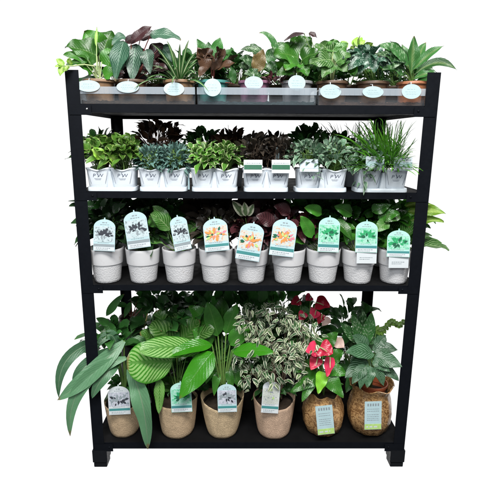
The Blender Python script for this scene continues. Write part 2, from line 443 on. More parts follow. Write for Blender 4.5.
def hero(mb, a, b, wpx, arch=.0, hint=(0, -1, .6), prof='ovate', nl=12, nw=6, fold=.2, wave=.07, side=0, var=None, cup=.0, stems=None, root=None, sr=.0022, twist=0):
    """a, b = (u, v, depth) of blade base and tip"""
    A = at(*a); B = at(*b)
    m = (A+B)/2+UP*arch+V((side, 0, 0))
    twist = twist or rnd.uniform(-.3, .3)
    leaf(mb, A, m, B, wpx*px((a[2]+b[2])/2), hint, prof, fold, wave, nl, nw, var, cup, twist)
    if stems is not None and root is not None:
        stems.tube(arc(V(root), A, .012, 6), sr, 6, sr*.7)

# ------------------------------------------------------------------ rack
W2, DP, H = .6, .55, 1.4574
SZ = [1.3273, 1.0485, .7194, .0784]; BHS = [.026, .022, .020, .026]
TOP = [z+b for z, b in zip(SZ, BHS)]
rack = thing('shelving_rack', 'black steel four-tier shelving rack holding all the potted plants', 'shelving rack', (0, DP/2, 0))
PWD = .043
for sx in (-1, 1):
    for sy in (0, 1):
        m = MB()
        xo, xi = sx*W2, sx*(W2-PWD); x0, x1 = min(xo, xi), max(xo, xi)
        y0 = 0 if sy == 0 else DP
        yi = .0025 if sy == 0 else DP-.0025
        m.box(x0, x1, min(y0, yi), max(y0, yi), .03, H)                      # face leg of the angle
        xs = sx*(W2-.0025); yy = .038 if sy == 0 else DP-.038
        m.box(min(xo, xs), max(xo, xs), min(yi, yy), max(yi, yy), .03, H)    # side leg of the angle
        p = m.build('post', BLACK, rack, smooth=False)
        f = MB()
        ox, ix = sx*(W2+.004), sx*(W2-.052)
        ya, yb = (-.004, .05) if sy == 0 else (DP-.05, DP+.004)
        xa, xb = min(ox, ix), max(ox, ix)
        f.box(xa, xb, ya, yb, .022, .075); f.box(xa+.003, xb-.003, ya+.003, yb-.003, 0, .019); f.box(xa+.006, xb-.006, ya+.006, yb-.006, .019, .022)
        f.build('foot', FOOTM, p, bevel=.004)
for si, z in enumerate(SZ):
    BH = BHS[si]
    m = MB(); m.box(-W2+.004, W2-.004, .006, DP-.006, z+BH-.012, z+BH)
    sh = m.build('shelf', DECK, rack, bevel=.001)
    m = MB()
    m.box(-W2+PWD-.006, W2-PWD+.006, .0032, .006-.0004, z, z+BH+.0015)
    m.box(-W2+PWD-.006, W2-PWD+.006, .0056, .03, z, z+.002)
    m.build('front_beam', BLACK, sh, bevel=.0007)
    m = MB(); m.box(-W2+PWD-.006, W2-PWD+.006, DP-.0056, DP-.0032, z, z+BH+.0015); m.build('back_beam', BLACK, sh)
    for sx in (-1, 1):
        m = MB(); xa, xb = sorted((sx*(W2-.0055), sx*(W2-.0032))); m.box(xa, xb, .045, DP-.045, z, z+BH+.001); m.build('side_beam', BLACK, sh)
        m = MB(); xa, xb = sorted((sx*(W2-PWD-.034), sx*(W2-.006))); m.box(xa, xb, -.0022, -.0004, z-.008, z+BH-.002)
        br = m.build('bracket', BLACK, sh, bevel=.0007)
        m = MB(); cx = sx*(W2-PWD-.02)
        m.lathe([(.0042, 0), (.004, .0012), (.0026, .0024), (.0002, .0028)], 12)
        m.v = [(cx+x, -.0022-zz, z+BH*.4+y) for x, y, zz in m.v]
        m.build('rivet', RIVET if (si == 0 and sx < 0) else BLACK, br)

# ------------------------------------------------------------------ pots
def round_pot(root, r0, r1, h, mat, t=.003, lip=.004, soil=SOIL, name='pot', ledge=False, n=48):
    m = MB()
    prof = [(r0*.93, .0), (r0, .003)]
    if ledge:
        for k in range(1, 9): prof.append((r0+(r1-r0)*k/8*.52, .003+(h*.52)*k/8))
        q = prof[-1]; prof += [(q[0]+.0032, q[1]+.002), (q[0]+.0036, q[1]+.006)]
        z0 = q[1]+.006; rr = q[0]+.0036
        for k in range(1, 7): prof.append((rr+(r1-rr)*k/6, z0+(h-z0)*k/6))
    else:
        for k in range(1, 7): prof.append((r0+(r1-r0)*k/7, h*k/7))
        prof += [(r1, h*.9), (r1+lip, h*.905), (r1+lip, h)]
    rt = prof[-1][0]
    prof += [(rt-.0008, h+.0012), (rt-t, h), (r1-t-.002, h*.8), (r1-t-.004, h*.72)]
    m.lathe(prof, n)
    m.c = [1.0 if v[2] > h*.55 else 0.0 for v in m.v]
    loc = root.location
    m.v = [(x+loc.x, y+loc.y, z+loc.z) for x, y, z in m.v]
    p = m.build(name, mat, root, sharp=50)
    soil_disc(root, r1-t-.001, h*.84, soil)
    return p

def soil_disc(root, r, z, mat, sq=None):
    m = MB(); loc = root.location; ring0 = None
    c = m.vert((loc.x, loc.y, loc.z+z+.004)); rings = []
    for k in range(1, 6):
        ring = []
        for j in range(28):
            th = 2*PI*j/28; rr = r*k/5*(sq(th) if sq else 1)
            ring.append(m.vert((loc.x+rr*math.cos(th), loc.y+rr*math.sin(th), loc.z+z+rnd.uniform(-.003, .004))))
        rings.append(ring)
    for j in range(28): m.f.append([c, rings[0][j], rings[0][(j+1) % 28]])
    for k in range(4):
        for j in range(28): m.f.append([rings[k][j], rings[k+1][j], rings[k+1][(j+1) % 28], rings[k][(j+1) % 28]])
    m.build('soil', mat, root)

def on(u, y, si, v=None):
    """point on shelf si under pixel column u at depth y"""
    z = TOP[si]
    # find v with that height
    lo, hi = -300, 800
    for _ in range(40):
        mid = (lo+hi)/2
        if at(u, mid, y).z > z: lo = mid
        else: hi = mid
    p = at(u, lo, y); return V((p.x, y, z+.0006))

def mark_lines(mb, M, rows, t=.0003):
    """rows: (x0, x1, z, h): printed lines as thin raised strips broken into word-like dashes"""
    for x0, x1, z, h in rows:
        x = x0
        while x < x1:
            w = rnd.uniform(.5, 1.4)*h*2.2
            mb.plate([(x, z), (min(x1, x+w), z), (min(x1, x+w), z+h), (x, z+h)], t, M)
            x += w+h*.9

def oval(n, a, b, cx=0, cz=0): return [(cx+a*math.cos(2*PI*k/n), cz+b*math.sin(2*PI*k/n)) for k in range(n)]

# ------------------------------------------------------------------ TOP SHELF
TSOIL = [BARK, solid('grey_green_grit', (.06, .1, .1), .8, .6, 40, 1, 200), solid('rusty_mulch', (.17, .075, .04), .9, .75, 90, 1.0, 160)]
trays = [(80, 196, 'left third of the top shelf'), (197, 316, 'middle of the top shelf, teal and mauve pots inside'), (317, 424, 'right third of the top shelf, rust coloured pot inside')]
for (u0, u1, where) in trays:
    a = on(u0, .02, 0); b = on(u1, .02, 0)
    t = thing('plant_tray', 'clear plastic tray on the '+where, 'plant tray', ((a.x+b.x)/2, .17, a.z), 'clear plastic trays on the top shelf')
    x0, x1, y0, y1, z0 = a.x+.002, b.x-.002, .016, .33, a.z
    hh = .05; th = .0012
    m = MB()
    m.box(x0, x1, y0, y1, z0, z0+th)
    m.box(x0, x1, y0, y0+th, z0+th, z0+hh-.018); m.box(x0, x1, y1-th, y1, z0+th, z0+hh)
    m.box(x0, x0+th, y0+th, y1-th, z0+th, z0+hh); m.box(x1-th, x1, y0+th, y1-th, z0+th, z0+hh)
    m.build('tray_shell', CLEAR, t, smooth=False)
    m = MB(); nx, nz_ = 60, 6; ys = y0+.006
    grid = [[m.vert((x0+.004+(x1-x0-.008)*i/nx, ys+rnd.uniform(-.002, .002), z0+.002+(.010+rnd.uniform(-.003, .003)*(j == nz_))*j/nz_)) for j in range(nz_+1)] for i in range(nx+1)]
    back = [[m.vert((x0+.004+(x1-x0-.008)*i/nx, ys+.04+.22*k, z0+.012+rnd.uniform(-.003, .003))) for k in range(2)] for i in range(nx+1)]
    for i in range(nx):
        for j in range(nz_): m.f.append([grid[i][j], grid[i+1][j], grid[i+1][j+1], grid[i][j+1]])
        m.f.append([grid[i][nz_], grid[i+1][nz_], back[i+1][0], back[i][0]]); m.f.append([back[i][0], back[i+1][0], back[i+1][1], back[i][1]])
    m.build('tray_soil', TSOIL[trays.index((u0, u1, where))], t)
    m = MB()   # the turned-out front lip, a taller brighter band
    m.box(x0-.0005, x1+.0005, y0-.009, y0-.0005, z0+hh-.018, z0+hh-.0165)
    m.box(x0-.0005, x1+.0005, y0-.0105, y0-.0092, z0+hh-.018, z0+hh+.004)
    k = x0
    while k < x1-.02:
        m.box(k, k+.001, y0-.0113, y0-.0106, z0+hh-.016, z0+hh+.003); k += .0165
    m.build('tray_lip', CLEARLIP, t, smooth=False)

def oval_label(root, u, v, y, wpx, hpx, mat=CARDAQ, tilt=0):
    mat = CARDOV
    c = at(u, v, y); s = px(y)
    M = Matrix.Translation(c) @ Matrix.Rotation(R(tilt), 4, 'Y') @ Matrix.Rotation(R(rnd.uniform(-6, 6)), 4, 'Z') @ Matrix.Rotation(R(-8), 4, 'X')
    m = MB(); a, b = wpx*s/2, hpx*s/2
    m.plate(oval(36, a, b), .0008, M)
    # stake running back over the lip into the soil
    st = MB(); o = m.build('label', mat, root, sharp=30)
    e = root.location+V((c.x-root.location.x, 0, .07)); e.y = root.location.y-.03
    st.tube([c+V((0, .001, b*.4)), c+V((0, .012, b*1.1+.004)), e], .0014, 5)
    st.build('stake', CARD, o)
    pr = MB()
    Mf = M @ Matrix.Translation((0, -.0008, 0))
    mark_lines(pr, Mf, [(-a*.45, a*.35, b*.3, b*.16), (-a*.62, a*.55, -b*.05, b*.13), (-a*.5, a*.6, -b*.35, b*.11)])
    pr.build('print', INKL, o)

def plant(name, label, cat, loc, group): return thing(name, label, cat, loc, group)
GT = 'plants in the trays on the top shelf'
def top_plant(u, potm, label, ov, ovmat=CARDAQ, name='potted_plant', y=.085, r=.051, h=.079, soil=BARK):
    t = thing(name, label, 'potted plant', on(u, y, 0)+V((0, 0, .0016)), GT)
    round_pot(t, r*.86, r, h, potm, soil=soil)
    oval_label(t, *ov, mat=ovmat)
    return t, V(t.location)+V((0, 0, h*.86))

Y1 = .085
# 1 heart leaf philodendron with a trailing shoot
t, rt = top_plant(101, POT1['tan'], 'bright green heart leaf plant trailing a pale shoot over the left post', (88.5, 86, .003, 21, 10.5), name='potted_philodendron')
f, s = MB(), MB()
for a, b, w in (((97, 56, .08), (65, 47, .03), 27), ((99, 52, .11), (84, 31.5, .1), 25), ((103, 54, .1), (112, 31, .12), 24), ((108, 66, .09), (119, 44, .1), 20),
                ((88, 60, .04), (63, 55, .02), 11), ((84, 63, .03), (66, 66, .01), 10), ((92, 72, .06), (76, 66, .02), 12), ((104, 76, .06), (117, 74, .05), 14), ((100, 62, .13), (100, 40, .16), 22), ((92, 64, .12), (76, 40, .13), 20)):
    hero(f, a, b, w, .012, prof='heart', stems=s, root=rt, sr=.0019)
f.build('foliage', L['heart_green'], t); s.build('stems', STEMP, t)
f, s = MB(), MB()
pts = [at(98, 74, .05), at(94, 66, .03), at(84, 64.5, .01), at(72, 66, -.012), at(60, 66, -.02)]
s.tube(pts, .003, 6, .0016); s.tube([at(97, 76, .05), at(96.5, 52, .05), at(97, 28, .07)], .0022, 6, .0008)
for a, b, w in (((64, 66, -.02), (56, 59, -.025), 6), ((63, 66, -.02), (60, 76, -.03), 7), ((68, 66, -.015), (64, 72, -.03), 6), ((62, 66, -.02), (55, 67, -.03), 4), ((96, 46, .06), (97, 27, .07), 3), ((70, 65, -.01), (70, 58, -.02), 6)):
    hero(f, a, b, w, .004, prof='ovate', nl=8, nw=4)
sh = s.build('trailing_shoot', STEMP, t); f.build('young_leaves', L['lime'], sh)
# 2 prayer plant
t, rt = top_plant(133, POT1['brown'], 'dark prayer plant with pale herringbone leaves and a maroon top leaf', (127.8, 87, .003, 21, 10.5), name='potted_prayer_plant', soil=SOIL)
f, s = MB(), MB()
for a, b, w in (((124, 41, .05), (115, 81, .03), 18), ((136, 44, .06), (132, 82, .035), 17), ((128, 48, .08), (122, 70, .07), 14), ((150, 36, .07), (181, 40, .06), 13), ((146, 50, .05), (150, 74, .03), 13), ((126, 37, .08), (112, 46, .05), 10), ((160, 48, .1), (172, 62, .08), 12)):
    hero(f, a, b, w, .02, prof='ovate', stems=s, root=rt)
f.build('foliage', L['maranta'], t)
f = MB()
for a, b, w in (((131, 44, .05), (152, 26.5, .05), 10), ((125, 43, .06), (142, 38, .05), 9), ((140, 40, .08), (160, 34, .1), 10), ((150, 58, .1), (164, 45, .1), 14), ((145, 62, .1), (158, 75, .07), 14), ((152, 70, .08), (168, 70, .06), 12)):
    hero(f, a, b, w, .012, prof='ovate', stems=s, root=rt)
f.build('dark_leaves', L['maroon'], t); s.build('stems', STEMR, t)
# 3 spider plant
t, rt = top_plant(180, POT1['tan'], 'arching strap-leaved plant, pale stripe down each narrow leaf', (174, 89, .003, 19, 12), name='potted_spider_plant')
f = MB()
rosette(f, rt, 26, 0, .15, .0115, 'strap', (84, 25), .45, nl=9, nw=2, fold=.5)
for tip in ((152, 44), (158, 58), (167, 41), (180, 44), (189, 40), (197, 52), (200, 62), (150, 66), (204, 55), (172, 50)):
    A = V(rt); B = at(tip[0], tip[1], rnd.uniform(.02, .1)); mid = (A+B)/2+UP*.035
    leaf(f, A, mid, B, .012, (0, -1, .6), 'strap', .5, .02, 10, 2)
f.build('foliage', L['strap_stripe'], t)
# 4 burgundy
t, rt = top_plant(213, POT1['teal'], 'burgundy and green leaved plant behind the only nearly round white label', (212.6, 87.5, .003, 16, 16), CARD, 'potted_cordyline')
f, s = MB(), MB()
for a, b, w in (((211, 66, .07), (197, 39, .06), 12), ((214, 64, .07), (220, 37.5, .07), 13), ((216, 64, .06), (233, 49, .05), 9), ((210, 62, .09), (208, 42, .1), 10), ((234, 84, .03), (231, 66, .03), 7)):
    hero(f, a, b, w, .006, prof='lance', stems=s, root=rt)
f.build('foliage', L['dark_green'], t); s.build('stems', STEMR, t)
f = MB()
bush(f, at(214, 64, .06), (.062, .045, .035), 26, .045, .02, 'ovate', .3)
for a, b, w in (((208, 70, .05), (197, 47, .04), 13), ((210, 58, .06), (203, 50, .05), 12), ((214, 68, .05), (236, 63, .03), 10), ((206, 66, .05), (199, 77, .02), 8), ((212, 70, .05), (224, 56, .04), 10)):
    hero(f, a, b, w, .006)
f.build('burgundy_leaves', L['burgundy'], t)
# 5
t, rt = top_plant(254, POT1['mauve'], 'sparse plant with an olive brown leaf and one thin arching light green leaf', (253.8, 83, .01, 17, 12), CARD, 'potted_aglaonema')
f, s = MB(), MB()
for a, b, w in (((264, 52, .07), (240, 50, .05), 8), ((258, 66, .07), (239, 58, .05), 10), ((262, 60, .09), (250, 44, .1), 10), ((268, 64, .08), (277, 48, .09), 12), ((262, 76, .05), (244, 74, .03), 10), ((270, 74, .06), (276, 62, .05), 12), ((248, 70, .09), (238, 66, .08), 9)):
    hero(f, a, b, w, .01, prof='lance', stems=s, root=rt)
A, B = at(280, 62, .07), at(259, 33, .06); leaf(f, A, at(273, 30, .06), B, 6*px(), (0, -1, .6), 'lance', .2, .04, 12, 4)
f.build('foliage', L['aglaonema'], t)
f = MB()
hero(f, (256, 72, .05), (263, 49, .045), 13, .0, prof='ovate'); hero(f, (258, 70, .05), (254, 54, .05), 8, 0)
f.build('olive_leaf', L['olive_brown'], t); s.build('stems', STEMG, t)
# 6
t, rt = top_plant(296, POT1['grey'], 'broad heart leaf plant with a dark maroon leaf arching above it', (296.8, 83, .01, 16, 14), CARD, 'potted_anthurium')
f, s = MB(), MB()
for a, b, w in (((298, 58, .07), (273, 54, .03), 24), ((298, 52, .09), (290, 38, .08), 22), ((299, 52, .08), (312, 39, .08), 21), ((302, 60, .06), (319, 54, .03), 19), ((296, 62, .05), (285, 70, .02), 18), ((300, 66, .05), (308, 76, .03), 15), ((288, 60, .1), (271, 44, .11), 18), ((294, 70, .05), (276, 76, .03), 12)):
    hero(f, a, b, w, .012, prof='heart', stems=s, root=rt)
f.build('foliage', L['heart_green'], t)
f = MB(); A, B = at(305, 34, .06), at(284, 41, .05); leaf(f, A, at(296, 33, .055), B, 7*px(), (0, -.7, 1), 'lance', .2, .04, 10, 4)
hero(f, (309, 33, .06), (317, 38, .05), 6, .004)
s.tube([V(rt), at(312, 54, .07), at(304, 33.5, .06)], .002, 6, .0012); s.tube([V(rt), at(318, 60, .07), at(309, 33, .06)], .002, 6, .0012)
f.build('dark_leaf', L['maroon'], t); s.build('stems', STEMG, t)
f = MB(); bush(f, at(274, 82, .06), (.04, .016, .012), 26, .03, .014, 'ovate', .3); f.build('red_shoots', L['wine'], t)
# 7
t, rt = top_plant(331, POT1['brown'], 'pale green spade leaf plant with thick light stalks', (330.6, 91.5, .003, 20, 13), CARD, 'potted_syngonium')
f, s = MB(), MB()
for a, b, w in (((331, 60, .05), (309, 64, .02), 19), ((332, 56, .07), (320, 43, .06), 17), ((333, 52, .07), (334, 39, .07), 15), ((335, 56, .07), (348, 44, .06), 17), ((336, 62, .05), (351, 56, .03), 16), ((333, 64, .04), (322, 78, .02), 14), ((336, 66, .05), (348, 72, .03), 13), ((326, 52, .1), (314, 46, .11), 14)):
    hero(f, a, b, w, .01, prof='heart', stems=s, root=rt, sr=.0026)
f.build('foliage', L['bright_vein'], t); s.build('stems', STEMP, t)
# 8
t, rt = top_plant(371, POT1['brown'], 'bushy dark leaved plant with silver mottling, left of the tall one reaching past the post', (373, 92, .003, 20, 10.5), name='potted_pilea', soil=SOIL)
f, s = MB(), MB()
bush(f, at(368, 66, .07), (.07, .06, .05), 34, .06, .026, 'ovate', .5, stems=s, root=rt, nl=7, nw=4)
for a, b, w in (((372, 54, .04), (358, 74, .01), 12), ((374, 56, .03), (374, 74, .01), 11), ((366, 58, .04), (348, 70, .02), 11), ((380, 58, .04), (388, 74, .02), 10), ((362, 54, .06), (352, 56, .04), 10)):
    hero(f, a, b, w, .012)
f.build('foliage', L['silver'], t); s.build('stems', STEMG, t)
f = MB(); bush(f, at(356, 52, .14), (.05, .04, .025), 16, .05, .026); f.build('light_leaves', L['lime'], t)
# 9
t, rt = top_plant(411, POT1['rust'], 'tall long-leaved plant reaching out past the right post', (411.5, 91.5, .003, 18, 13.5), name='potted_dracaena')
f, s = MB(), MB()
for a, b, w, ar in (((411, 74, .07), (414, 36, .06), 12, 0), ((413, 70, .06), (444, 46, .03), 8.5, .02), ((415, 74, .05), (457, 70, .0), 9, .055), ((414, 79, .05), (437, 75, .01), 8, .018), ((409, 70, .06), (390, 41, .05), 11, .012), ((408, 66, .08), (402, 44, .1), 9, 0), ((412, 70, .09), (426, 42, .12), 9, .01)):
    hero(f, a, b, w, ar, prof='lance', fold=.4, stems=s, root=rt)
f.build('foliage', L['long_green'], t)
f = MB()
for a, b, w, ar in (((405, 72, .05), (376, 54, .02), 11, .035), ((404, 76, .04), (382, 70, .01), 10, .03), ((408, 66, .04), (386, 42, .03), 11, .012), ((406, 60, .05), (392, 70, .01), 10, .03), ((400, 56, .07), (378, 46, .06), 10, .02)):
    hero(f, a, b, w, ar, prof='lance', stems=s, root=rt)
f.build('silver_leaves', L['aglaonema'], t); s.build('stems', STEMG, t)
# back row of the top shelf
for (u, y, k, kk, ll, lw, lab) in ((118, .24, 'dark_green', 'rosette', .09, .05, 'dark green plant in the back row behind the herringbone prayer plant'),
        (158, .23, 'maroon', 'bush', .07, .03, 'dark maroon bushy plant in the back row behind the striped strap leaves'),
        (236, .22, 'deep_green', 'bush', .06, .026, 'deep green bushy plant in the back row behind the burgundy leaves'),
        (282, .23, 'heart_green', 'rosette', .08, .055, 'green plant in the back row behind the broad heart leaves'),
        (346, .22, 'gloss_green', 'rosette', .07, .045, 'glossy green plant in the back row behind the pale spade leaves'),
        (392, .24, 'dark_green', 'bush', .07, .03, 'dark green bushy plant in the back row behind the silver mottled one'),
        (196, .22, 'deep_green', 'bush', .06, .028, 'deep green bushy plant in the back row between the strap leaves and the round label'),
        (316, .22, 'dark_green', 'bush', .06, .03, 'dark green bushy plant in the back row between the heart leaves and the spade leaves')):
    t = thing('potted_plant', lab, 'potted plant', on(u, y, 0)+V((0, 0, .0016)), GT)
    round_pot(t, .046, .054, .08, POT1['brown']); rt = t.location+V((0, 0, .07)); f, s = MB(), MB()
    if kk == 'bush': bush(f, rt+V((0, -.03, .035)), (.09, .075, .06), 110, ll, lw, stems=s, root=rt)
    else: rosette(f, rt, 20, .06, ll, lw, 'heart', (80, 10), .3, s)
    f.build('foliage', L[k], t); s.build('stems', STEMG, t)

# ------------------------------------------------------------------ SECOND SHELF
def text_mesh(txt, size):
    cu = bpy.data.curves.new('txt', 'FONT'); cu.body = txt; cu.size = size; cu.align_x = 'CENTER'; cu.extrude = .0; cu.resolution_u = 3
    o = bpy.data.objects.new('txt', cu); COL.objects.link(o)
    me = bpy.data.meshes.new_from_object(o.evaluated_get(bpy.context.evaluated_depsgraph_get()))
    vs = [tuple(v.co) for v in me.vertices]; fs = [list(p.vertices) for p in me.polygons]
    bpy.data.objects.remove(o); bpy.data.curves.remove(cu); bpy.data.meshes.remove(me)
    return vs, fs
PVS, PFS = text_mesh('P W', .026)
sq = lambda th, i=0: 1/((abs(math.cos(th))**5+abs(math.sin(th))**5)**(1/5))
GP = 'small white pots on the second shelf'
PH = .062
def square_pot(t, r0, r1, mat=WHITEP, logo=True):
    loc = t.location; m = MB()
    prof = [(r0*.96, 0), (r0, .002)]+[(r0+(r1-r0)*k/6, PH*k/6) for k in range(1, 6)]+[(r1, PH*.93), (r1+.0022, PH*.935), (r1+.0022, PH-.001), (r1+.0014, PH), (r1-.002, PH), (r1-.004, PH*.8)]
    arch = lambda th, i: (.004*math.cos(4*th)*(-1) if i >= 8 else 0)
    m.lathe(prof, 64, sq, arch); m.v = [(x+loc.x, y+loc.y, z+loc.z) for x, y, z in m.v]
    p = m.build('pot', mat, t, sharp=45); soil_disc(t, r1-.0045, PH*.86, SOIL, sq)
    if logo:
        n = MB(); sl = math.atan2(r1-r0, PH)
        M = Matrix.Translation(loc+V((0, -(r0+(r1-r0)*.55)-.0006, PH*.55))) @ Matrix.Rotation(sl, 4, 'X')
        i0 = len(n.v)
        for q in PVS: n.vert(M @ V((q[0]*.74+q[1]*.1, 0, q[1]*.62)))
        n.f += [[i0+k for k in q] for q in PFS]
        sw = [(-.0002+.0022*math.sin(k*.9), .0005+.0022*k) for k in range(8)]
        n.tube([M @ V((x, -.0002, z)) for x, z in sw], .0007, 4)
        mark_lines(n, M, [(-.012, .011, -.006, .0010), (-.009, .009, -.0095, .0009)])
        for sx in (-1, 1): n.tube([M @ V((sx*(r1-.008), 0, .02)), M @ V((sx*(r0-.013), 0, -.022))], .0005, 4)
        n.build('logo_print', INKN, p, smooth=False)
    return p
YP = .055
twins = [(84, 135.5), (137, 187), (190, 238.5), (243, 290), (295, 349.5), (356, 411)]
twl = ['yellow-green variegated round-leaved plants', 'fine blue-grey plants', 'bright green cream-edged plants', 'near-black foliage and clear cards', 'grey-green sage-like plants', 'grey-green plant and spiky bright grass']
spots2 = []
for (u0, u1), wl in zip(twins, twl):
    a, b = on(u0, .0, 1), on(u1, .0, 1)
    cx = (a.x+b.x)/2; w = b.x-a.x-.006
    t = thing('pot_carrier', 'white plastic twin-pot carrier under the '+wl, 'pot carrier', (cx, YP, a.z), 'twin-pot carriers on the second shelf')
    m = MB(); z0 = a.z
    prof = [(1.0, 0), (1.0, .007), (.965, .013), (.93, .013)]
    n = 64
    rings = []
    for k, (q, z) in enumerate(prof):
        ring = []
        for j in range(n):
            th = 2*PI*j/n; e = sq(th)
            ring.append(m.vert((cx+w/2*min(1, max(-1, e*math.cos(th)))-(1-q)*.5*w*.12*math.copysign(1, math.cos(th)), YP+(.0465-(1-q)*.1)*e*math.sin(th), z0+z)))
        rings.append(ring)
    for k in range(3):
        for j in range(n): m.f.append([rings[k][j], rings[k][(j+1) % n], rings[k+1][(j+1) % n], rings[k+1][j]])
    m.f.append(rings[0][::-1]); m.f.append(rings[-1])
    # ridge between the two pots
    rw = .016; i = len(m.v); yf, yb = YP-.043, YP+.04
    for y in (yf, yb):
        for x, z in ((-.010, .0125), (.010, .0125), (.003, .066), (-.003, .066)): m.vert((cx+x, y, z0+z))
    for q in ((0, 1, 2, 3), (4, 7, 6, 5), (1, 5, 6, 2), (2, 6, 7, 3), (3, 7, 4, 0)): m.f.append([i+k for k in q])
    m.build('carrier_shell', CARRIER, t, sharp=30)
    for sx in (-1, 1): spots2.append(V((cx+sx*w*.247, YP, z0+.0132)))

lab2 = ['yellow-green round-leaved plant in the small white pot nearest the left post', 'yellow-green round-leaved plant in the second small white pot from the left post',
        'fine blue-grey plant in a small white pot, left of the blue-grey pair', 'fine blue-grey plant in a small white pot, right of the blue-grey pair',
        'cream-edged bright green plant, left of its white pair', 'cream-edged bright green plant, right of its white pair',
        'near-black plant behind a striped card, left of the dark pair', 'near-black plant behind a striped card, right of the dark pair',
        'sage-green plant with a clear card lying over its white pot, left of its pair', 'sage-green plant spilling over its white pot, right of its pair, logo uncovered',
        'grey-green plant trailing down into the dark gap beside the spiky grass', 'spiky bright green grass in the small white pot nearest the right post']
ZM2 = SZ[0]-.003
for i, p in enumerate(spots2):
    nm = ['potted_peperomia', 'potted_peperomia', 'potted_lavender', 'potted_lavender', 'potted_pothos', 'potted_pothos', 'potted_heuchera', 'potted_heuchera', 'potted_sage', 'potted_sage', 'potted_sage', 'potted_grass'][i]
    t = thing(nm, lab2[i], 'potted plant', p, GP)
    square_pot(t, .0365, .042)
    rt = p+V((0, 0, PH*.9)); f, s = MB(), MB(); f.zmax = ZM2
    if i < 2:
        bush(f, rt+V((0, .01, .045)), (.06, .055, .06), 120, .046, .028, 'ovate', .45, -.15, s, rt, 7, 4, .15); k = 'pep'
    elif i < 4:
        bush(f, rt+V((0, .01, .022)), (.056, .055, .055), 420, .034, .0085, 'lance', .3, -.3, s, rt, 4, 2, .2, up=.3); k = 'bluegrey'
    elif i < 6:
        bush(f, rt+V((0, .01, .03)), (.058, .055, .058), 160, .04, .022, 'ovate', .4, -.2, s, rt, 6, 4, .2); k = 'njoy'
    elif i < 8:
        bush(f, rt+V((0, .02, .045)), (.06, .055, .065), 150, .036, .017, 'ovate', .2, -.1, s, rt, 5, 2, .3); k = 'purple_black'
    elif i < 11:
        bush(f, rt+V((0, .005, .04)), (.062, .06, .06), 240, .036, .016, 'ovate', .35, -.35, s, rt, 5, 2, .25); k = 'sage'
        if i == 10: bush(f, at(364, 172, .03), (.022, .03, .05), 50, .03, .012, 'ovate', .5, -.8)
        if i == 8: bush(f, at(314, 176, .0), (.012, .006, .025), 8, .026, .011, 'ovate', .5, -.8)
    else:
        k = 'grass'
        for q in range(950):
            d = rdir(.0, 1); d.x = d.x*.9-.08
            b = rt+V((rnd.gauss(-.012, .02), rnd.gauss(.02, .02), .008)); l = rnd.uniform(.1, .215)
            if d.x > .3: l *= .68
            if d.y > .3: l *= .8
            b2 = b+d*l*rnd.uniform(.12, .55)
            if (b2+d*l*.6).x > W2-.065: continue
            leaf(f, b2, b2+d*l*.35+UP*.01, b2+d*l*.6+V((rnd.gauss(0, .01), 0, -.01)), .0056, d.cross(V((.3, .8, .1)))+UP, 'lance', .4, 0, 4, 2)
    f.build('foliage', L[k], t); s.v and s.build('stems', STEMG if k not in ('purple_black',) else STEMB, t)
    if i in (0,):   # a couple of pale open leaves in front
        f = MB(); hero(f, (103, 158, .02), (91, 150, .0), 12, .008, prof='ovate'); hero(f, (118, 163, .02), (108, 156, 0), 8, .006); f.build('pale_leaves', L['lime'], t)
    if i in (6, 7, 8, 10, 11):
        c = {6: (253, 166.5), 7: (281, 166.5), 8: (309, 165.5), 10: (375, 163), 11: (403, 164)}[i]
        M = Matrix.Translation(at(c[0], c[1], -.002)) @ Matrix.Rotation(R(-10 if i != 8 else -25), 4, 'X')
        m = MB(); w, h = .031, .022
        m.plate([(-w, -h), (w, -h), (w, h), (-w, h)], .0008, M)
        o = m.build('card', CARD if i < 8 else CLEARCARD, t, smooth=False)
        pm = MB(); Mf = M @ Matrix.Translation((0, -.0009, 0))
        mark_lines(pm, Mf, [(-w*.8, w*.8, h*.45, .002)]); pm.build('print', INKG, o, smooth=False); pm = MB(); pm.plate([(-w*.96, -h*.45), (w*.96, -h*.45), (w*.96, h*.25), (-w*.96, h*.25)], .0004, Mf)
        pm.build('band', INKDG if i < 8 else INKL, o, smooth=False)
        m = MB(); m.tube([M @ V((0, .001, -h)), V((at(*c, .02).x, .035, p.z+.05))], .0012, 4); m.build('stake', CARD, o)
# clear upright sleeves between the pairs
for u, v0, v1, lab in ((188.5, 150, 172, 'pale translucent plant tag standing between the blue-grey and cream-edged plants'), (278, 146, 160, 'small pale tag standing among the near-black foliage')):
    a, b = at(u, v1, .045), at(u, v0, .045)
    M = Matrix.Translation(a) @ Matrix.Rotation(R(12), 4, 'Z')
    m = MB(); w = .0085; h = (b-a).length
    m.plate([(-w, 0), (w, 0), (w, h*.75), (w*.4, h), (-w*.4, h), (-w, h*.75)], .0009, M)
    m.plate([(-.003, -.06 if u < 200 else -.04), (.003, -.06 if u < 200 else -.04), (.003, .0), (-.003, .0)], .0009, M)
    o = m.build('plant_tag', CARDAQ, None, smooth=False); o['label'] = lab; o['category'] = 'plant tag'
